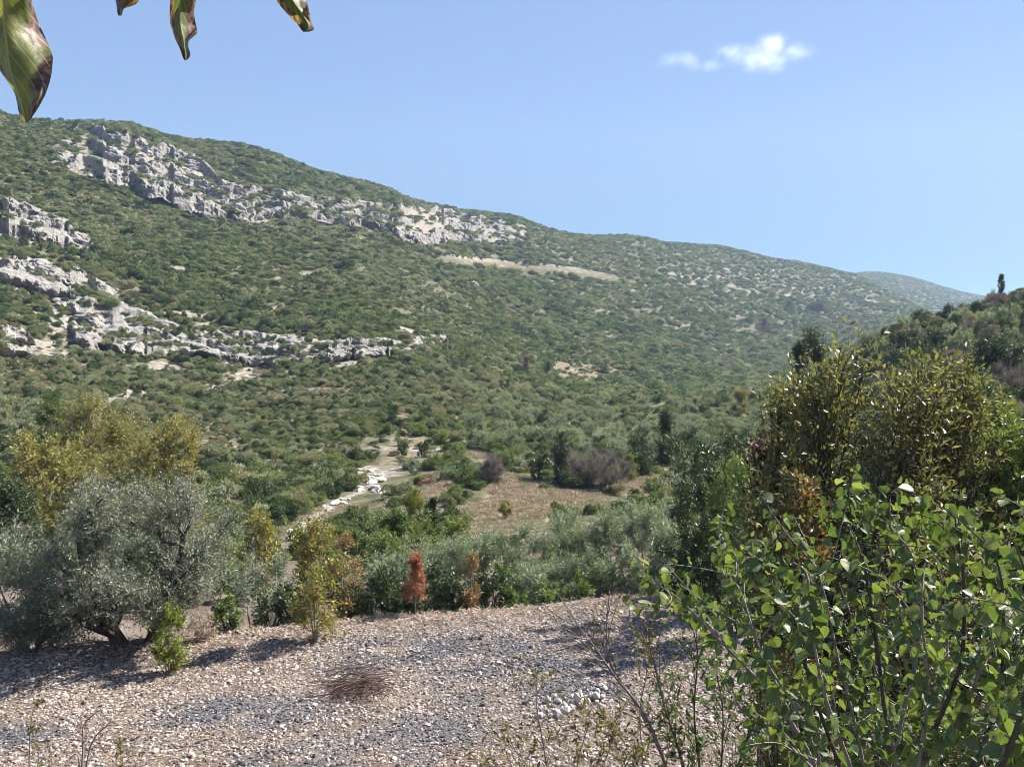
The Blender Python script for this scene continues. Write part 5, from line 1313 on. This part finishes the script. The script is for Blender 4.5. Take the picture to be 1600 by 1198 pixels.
# ------------------------------------------------------------------ brush pile, stones, boulders
c0 = hit(560, 1080)[0]; rg = np.random.default_rng(88); m = MB()
n = 210
a = rg.normal(0, .75, n) + .25; L = rg.lognormal(-.55, .45, n)
Dv = np.stack([np.cos(a), np.sin(a) * .9, rg.uniform(-.08, .32, n)], -1)
cx = np.stack([rg.normal(0, .38, n), rg.normal(0, .3, n), np.abs(rg.normal(0, .19, n)) + .02], -1)
A = cx - Dv * L[:, None] * .5; E = cx + Dv * L[:, None] * .5; A[:, 2] = np.maximum(A[:, 2], .01); E[:, 2] = np.maximum(E[:, 2], .02)
B = (A + E) / 2 + rg.normal(size=(n, 3)) * .07 + np.array([0, 0, .06])
m.add(*tubes(A, B, E, rg.uniform(.006, .016, n), .004, 5, 4))
o = m.obj('brush_pile', noise_mat('dry_brush', [(.08, .052, .042), (.18, .125, .10)], 20, bump=0), loc=(0, 0, 0)); o.location = c0
tag(o, 'heap of cut reddish-brown twigs lying in the middle of the gravel', 'brush pile')

rg = np.random.default_rng(19)
wm = [stone_mb(rg, 1, .75).mesh('white_stone', ST_W) for _ in range(6)]
k = 0
for px, py, r in [(rg.beta(1.6, 1.4), rg.normal(0, .6), rg.lognormal(-2.75, .32)) for _ in range(120)]:
    X_ = 828 + px * 118; Y_ = 1128 - px * 34 + py * 15 - 4
    c = hit(X_, Y_)[0]
    o = bpy.data.objects.new('white_stone', wm[k % 6]); C.objects.link(o); k += 1
    o.location = (c[0], c[1], c[2] + r * .3 + .06 * rg.random() ** 2); o.scale = (r, r, r); o.rotation_euler = tuple(rg.uniform(0, 6.28, 3))
    tag(o, 'white limestone chunk in the low heap at the near right edge of the gravel', 'stone', 'white stones heaped on the gravel')
ST_C = noise_mat('stone_creek', [(.24, .22, .20), (.40, .375, .34), (.52, .50, .465)], 1.2, bump=.5, bscale=6, bdist=.1, island=.2)
bmh = [stone_mb(rg, 2, .7).mesh('creek_boulder', ST_C) for _ in range(4)]
cr = np.array(CREEK, float)
for i in range(48):
    s = rg.uniform(0, len(cr) - 1); a = int(s); p = cr[a] * (1 - s + a) + cr[min(a + 1, len(cr) - 1)] * (s - a)
    near_pool = rg.random() < .45
    if near_pool: p = np.array([rg.normal(578, 15), rg.normal(758, 8)])
    c = hit(p[0] + rg.normal(0, 7), p[1] + rg.normal(0, 4))[0]; r = rg.uniform(.15, .5) * (1.15 if near_pool else .85) * c[1] / 80
    o = bpy.data.objects.new('creek_boulder', bmh[i % 4]); C.objects.link(o); o.location = (c[0], c[1], c[2] + .15 * r); o.scale = (r * rg.uniform(.9, 1.7), r, r * rg.uniform(.5, .9)); o.rotation_euler = (rg.normal() * .2, rg.normal() * .2, rg.uniform(0, 6.28))
    tag(o, 'white boulder lying in the dry creek bed', 'boulder', 'white boulders along the dry creek')
for px, py, r, lb in ((741, 452, 3.0, 'lone white slab of rock on the far slope below the pale road'), (711, 436, 2.0, 'smaller white rock on the far slope nearest to the pale road'), (206, 450, 1.6, 'white rock face among the shrubs left of the hill centre')):
    c = hit(px, py)[0]; o = bpy.data.objects.new('slope_boulder', stone_mb(rg, 2, .8).mesh('slope_boulder', ROCK)); C.objects.link(o)
    o.location = (c[0], c[1], c[2] + r * .5); o.scale = (r * 1.2, r * .9, r); o.rotation_euler = (.3, .5, px); tag(o, lb, 'boulder')

# ------------------------------------------------------------------ straw on the gravel, grass in the meadow
def tuft(rg, nb, spread, lean):
    m = MB(); a = rg.uniform(0, 6.28, nb); l = rg.uniform(.5, 1.1, nb)
    P = np.stack([rg.normal(size=nb) * spread, rg.normal(size=nb) * spread, 0 * a], -1)
    D = np.stack([np.cos(a) * lean, np.sin(a) * lean, rg.uniform(.25, 1, nb)], -1)
    m.add(*leaves_geo(P, D, rnd_unit(rg, nb), l, np.full(nb, .07), .1)); return m
rg = np.random.default_rng(29)
tp = [proto('straw_tuft', tuft(rg, 9, .35, 1.6), L_STRAW) for _ in range(4)]
n = 26000; x = rg.uniform(-24, 10, n); y = rg.uniform(10.5, 29, n)
ok = (edge_s(x, y) < 1.0) & (np.abs(x) < y * .82 + 1) & (rg.random(n) < .25 + 1.3 * (fbm(np.stack([x, y], -1) / 1.9, 3, 133) - .3)); x, y = x[ok], y[ok]
P = np.stack([x, y, ground(x, y) + .02], -1); ok = ash_mask(P) < .35; P = P[ok]; n = len(P); sz = rg.uniform(.05, .15, n)
sz *= 1 + 1.2 * (edge_s(P[:, 0], P[:, 1]) > -.8)
scatter('dry_straw', 'thin dry straw lying among the stones of the field', 'straw', P, np.stack([0 * sz, 0 * sz, rg.uniform(0, 6.28, n)], -1), np.stack([sz, sz, sz * .8], -1), rg.integers(0, 4, n), tp)
L_MEAD = leaf_mat('meadow_grass', [(.15, .14, .07), (.24, .185, .12), (.32, .255, .175), (.38, .32, .235)], .2, .6, (1.1, 1, .8), .5)
mp_ = [proto('grass_tuft', tuft(rg, 34, .34, .6), m_) for m_ in (L_MEAD, L_MEAD, L_STRAW, S_OLV)]
us = rg.uniform(-.35, .35, 60000); ds = np.exp(rg.uniform(math.log(45), math.log(300), 60000)); P = np.stack([us * ds, ds, ground(us * ds, ds)], -1)
mk = hill_masks(P)
ok = (mk[3] > .5) & (rg.random(len(P)) < .75) | ((P[:, 1] < 75) & (rg.random(len(P)) < .10)); P = P[ok]; n = len(P); sz = rg.uniform(.22, .6, n) * np.clip(P[:, 1] / 75, .7, 1.6)
kd = np.where(fbm(P[:, :2] / 8.0, 3, 55) + rg.normal(size=n) * .08 > .52, 3, rg.integers(0, 3, n))
scatter('meadow_grass', 'dry tan and olive grass of the meadow in the valley', 'grass', P, np.stack([0 * sz, 0 * sz, rg.uniform(0, 6.28, n)], -1), np.stack([sz, sz, sz * .8], -1), kd, mp_)

# ------------------------------------------------------------------ the one small cloud
CD = 5200.0
def cpt(px, py): return pix(px, py, CD)
cc = cpt(1160, 86); sx_, sz_ = 175 / F * CD, 58 / F * CD
bm = bmesh.new(); bmesh.ops.create_icosphere(bm, subdivisions=3, radius=1); cm_ = bpy.data.meshes.new('cloud'); bm.to_mesh(cm_); bm.free()
co = bpy.data.objects.new('cloud', cm_); C.objects.link(co); co.location = cc; co.scale = (sx_, sz_ * 2.2, sz_)
tag(co, 'single small white cloud in the upper right of the clear sky', 'cloud')
vm, vn, vl = mat('cloud_vapour')
tc = N(vn, 'ShaderNodeNewGeometry')
def blob(px, py, rx, ry, w):
    c = cpt(px, py); k = CD / F
    sb_ = N(vn, 'ShaderNodeVectorMath', operation='SUBTRACT'); sb_.inputs[1].default_value = tuple(c); vl.new(tc.outputs['Position'], sb_.inputs[0])
    mu_ = N(vn, 'ShaderNodeVectorMath', operation='MULTIPLY'); mu_.inputs[1].default_value = (1 / (rx * k), 1 / (1.4 * ry * k), 1 / (ry * k)); vl.new(sb_.outputs[0], mu_.inputs[0])
    le = N(vn, 'ShaderNodeVectorMath', operation='LENGTH'); vl.new(mu_.outputs[0], le.inputs[0])
    mr = N(vn, 'ShaderNodeMapRange'); mr.inputs[1].default_value = 1.0; mr.inputs[2].default_value = 0.0; mr.inputs[3].default_value = 0; mr.inputs[4].default_value = w; vl.new(le.outputs['Value'], mr.inputs[0])
    return mr.outputs[0]
acc = None
for bb in ((1208, 72, 34, 24, 1.0), (1190, 90, 72, 26, .9), (1140, 82, 40, 18, .7), (1240, 80, 48, 20, .7), (1205, 104, 40, 16, .6), (1064, 95, 50, 18, .62), (1105, 101, 52, 15, .5)):
    b = blob(*bb)
    if acc is None: acc = b
    else:
        mxn = N(vn, 'ShaderNodeMath', operation='MAXIMUM'); vl.new(acc, mxn.inputs[0]); vl.new(b, mxn.inputs[1]); acc = mxn.outputs[0]
cn = N(vn, 'ShaderNodeTexNoise'); cn.inputs['Scale'].default_value = .010; cn.inputs['Detail'].default_value = 5; cn.inputs['Roughness'].default_value = .62; vl.new(tc.outputs['Position'], cn.inputs['Vector'])
cs_ = N(vn, 'ShaderNodeMath', operation='MULTIPLY_ADD'); cs_.inputs[1].default_value = 2.4; cs_.inputs[2].default_value = -1.22; vl.new(cn.outputs[0], cs_.inputs[0])
ca = N(vn, 'ShaderNodeMath', operation='ADD'); vl.new(acc, ca.inputs[0]); vl.new(cs_.outputs[0], ca.inputs[1])
gate = N(vn, 'ShaderNodeMath', operation='MULTIPLY'); vl.new(acc, gate.inputs[1])
cr_ = N(vn, 'ShaderNodeMapRange'); cr_.inputs[1].default_value = .05; cr_.inputs[2].default_value = 1.15; cr_.inputs[3].default_value = 0; cr_.inputs[4].default_value = .010; vl.new(ca.outputs[0], cr_.inputs[0]); vl.new(cr_.outputs[0], gate.inputs[0])
cv = N(vn, 'ShaderNodeVolumePrincipled'); cv.inputs['Color'].default_value = (1, 1, 1, 1); cv.inputs['Anisotropy'].default_value = .25; vl.new(gate.outputs[0], cv.inputs['Density'])
cvo = N(vn, 'ShaderNodeOutputMaterial'); vl.new(cv.outputs[0], cvo.inputs['Volume']); cm_.materials.append(vm)
